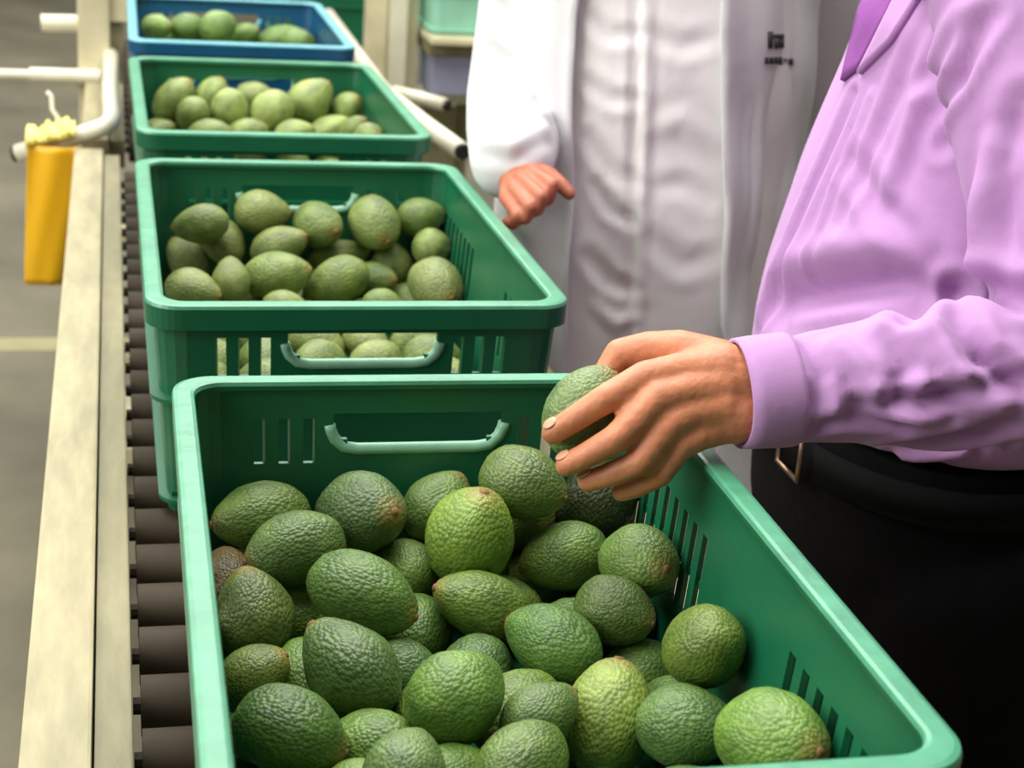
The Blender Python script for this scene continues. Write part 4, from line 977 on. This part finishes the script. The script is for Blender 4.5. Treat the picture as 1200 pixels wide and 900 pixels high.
# the coat: open front, hanging in long folds, 3 mm thick
def coat_shell():
    b = bmesh.new(); NZ, NA = 60, 90; cxx, cyy = ex + 0.025, ey + 0.045
    dir0 = math.atan2(f2.y, f2.x)
    def prof(z): return np.interp(z, [0.42, 0.7, 0.95, 1.15, 1.28, 1.36, 1.41], [0.235, 0.215, 0.20, 0.20, 0.195, 0.16, 0.085]), np.interp(z, [0.42, 0.7, 0.95, 1.15, 1.28, 1.36, 1.41], [0.20, 0.18, 0.168, 0.162, 0.155, 0.125, 0.085])
    O = []; I = []
    for j in range(NZ + 1):
        z = 0.42 + (1.41 - 0.42) * j / NZ; rx, ry = prof(z); ro = []; ri = []
        # front edges, as angles from straight ahead
        g0 = np.interp(z, [0.42, 0.8, 1.0, 1.2, 1.41], COATL); g1 = np.interp(z, [0.42, 0.8, 1.0, 1.2, 1.41], COATR)
        for i in range(NA + 1):
            a = dir0 + g1 + (2 * math.pi - g1 - g0) * i / NA
            w = 0.006 * math.sin(a * 9 + z * 1.3) * (1.4 - z) * 2 + 0.003 * math.sin(a * 17 + 2 * z) + 0.003 * math.sin(z * 31 + a * 3)
            edge = min(i, NA - i) / NA; w += 0.010 * math.exp(-edge * 30)
            for lst, d in ((ro, 0.0), (ri, -0.004)):
                lst.append(b.verts.new((cxx + (rx + w + d) * math.cos(a), cyy + (ry + w + d) * math.sin(a), z)))
        O.append(ro); I.append(ri)
    for j in range(NZ):
        for i in range(NA):
            b.faces.new((O[j][i], O[j][i + 1], O[j + 1][i + 1], O[j + 1][i])); b.faces.new((I[j][i], I[j + 1][i], I[j + 1][i + 1], I[j][i + 1]))
        for i in (0, NA): b.faces.new((O[j][i], O[j + 1][i], I[j + 1][i], I[j][i]))
    for i in range(NA):
        for j in (0, NZ): b.faces.new((O[j][i], O[j][i + 1], I[j][i + 1], I[j][i]))
    return mesh_of(b, 'coat', True)
COATL = [0.38, 0.40, 0.48, 0.56, 0.45]; COATR = [0.60, 0.57, 0.46, 0.34, 0.28]
cm = coat_shell()
creases(cm, [([(858, 60), (862, 200), (850, 380)], 0.007, 0.005), ([(880, 120), (872, 240), (862, 380)], 0.008, -0.005), ([(668, 20), (672, 150), (675, 330)], 0.006, 0.005), ([(900, 100), (890, 200), (880, 300)], 0.010, 0.004)])
coat = dlink('coat', cm, M['coat'])
bm = bmesh.new()
chain(bm, [off(top, -0.055, 0.01, 0.0), sh2, sh2.lerp(el2, 0.5), el2, el2.lerp(wr2, 0.5), at(600, 188, 1.985)], [0.062, 0.07, 0.067, 0.066, 0.060, 0.05], 20)
em = remesh(bm, 0.0055, 4); rumple(em, 0.0022, 24, 9)
creases(em, [([(575, 60), (610, 85), (640, 70)], 0.009, -0.008), ([(560, 110), (600, 130), (650, 115)], 0.01, -0.009), ([(565, 165), (600, 170), (640, 150)], 0.009, 0.007), ([(590, 10), (610, 40), (640, 30)], 0.01, -0.008), ([(645, 0), (640, 60), (650, 130)], 0.008, 0.006)])
link('sleeve', em, M['coat'], coat, True)
bm = bmesh.new(); chain(bm, [off(top, 0.055, 0.01, 0.0), shL, elL, wrL], [0.062, 0.069, 0.062, 0.047], 20)
em2 = remesh(bm, 0.0055, 4); rumple(em2, 0.003, 22, 11); link('sleeve', em2, M['coat'], coat, True)
# embroidered emblem and line of text at the breast
ctree = bvh(cm)
def stitch(x0, x1, y0, y1, nm):
    return patch(ctree, [(x0, y0), (x1, y0), (x1, y1), (x0, y1)], 0.0006, 0.0008, nm, M['thread'], coat, 2)
for x0, x1, y0, y1 in ((899.5, 905, 37, 57), (905, 918, 40, 45), (907, 912, 47, 57), (913, 918, 45, 56)): stitch(x0, x1, y0, y1, 'emblem')
for k, (x0, x1) in enumerate(((896, 900), (901.5, 905.5), (907, 911), (912.5, 916), (917.5, 922), (923.5, 929))): stitch(x0, x1, 67 + (k > 3) * 1.5, 75 + (k > 2) * 1.0, 'embroidered_letter')
# trouser legs and shoes
bm = bmesh.new()
for k in (-1, 1): chain(bm, [Vector((ex + 0.03 + k * 0.085, ey + 0.04, 0.72)), Vector((ex + 0.03 + k * 0.09, ey + 0.03, 0.46)), Vector((ex + 0.03 + k * 0.10, ey + 0.05, 0.10))], [0.09, 0.08, 0.07], 20)
tm = remesh(bm, 0.009, 4); C = coords(tm); C[:, 2] = np.maximum(C[:, 2], 0.035); setco(tm, C); dlink('trousers', tm, M['gown'])
for k in (-1, 1):
    s = shoe(doc, (ex + 0.03 + k * 0.10, ey + 0.04, 0), f2); s.location = (-ex, -ey, 0)

# ------------------------------------------------------------------ far machinery beyond the crates, right of the row
D = 4.6
g0 = at(460, 60, D)
mach = thing('sorting_machine', 'cream framed machine with grey-blue panel beyond the crates at the upper middle', 'machine', (g0.x, g0.y, 0))
def kpart(n, b, m, sm=False):
    r = obj(n, b, m, mach, sm); r.location = -mach.location; return r
def kbox(n, px0, px1, z0, z1, y, dy, m, bev=0.004):
    xa, xb = at(px0, 60, D).x, at(px1, 60, D).x; b = bmesh.new(); box(b, xa, xb, y - dy, y + dy, z0, z1, bev); return kpart(n, b, m)
zz = lambda py: at(500, py, D).z
kbox('post', 428, 452, 0, 1.7, g0.y + 0.03, 0.04, M['cream']); kbox('post', 453, 473, 0, 1.7, g0.y, 0.05, M['pipe']); kbox('post', 474, 489, 0, 1.7, g0.y + 0.02, 0.03, M['cream'])
kbox('table_top', 492, 572, zz(41), zz(33), g0.y + 0.02, 0.2, M['cream'])
kbox('panel', 500, 550, zz(106), zz(58), g0.y - 0.02, 0.1, M['lavender']); kbox('panel_frame', 494, 556, zz(57), zz(43), g0.y - 0.02, 0.11, M['cream_dull'])
kbox('end_cap', 560, 572, zz(66), zz(42), g0.y - 0.03, 0.1, M['black_plastic'])
kbox('lower_beam', 490, 580, zz(122), zz(110), g0.y, 0.06, M['pipe']); kbox('leg', 548, 562, 0, zz(44), g0.y + 0.06, 0.03, M['cream_dull']); kbox('foot_box', 495, 545, 0.0, zz(135), g0.y + 0.1, 0.1, M['cream_dull'])
c0 = at(497, 30, D); crate(c0.x - 0.02, g0.y - 0.14, zz(33), 0.0, 'mint', 'pale mint crate set on the table of the far machine')
pz = at(405, 40, 5.2)
for k in range(4): crate(pz.x - 0.2, pz.y - 0.1, k * 0.216, 0.05, 'green', ['bottom', 'second lowest', 'third lowest', 'topmost'][k] + ' green crate of the stack on the floor beyond the blue crate')
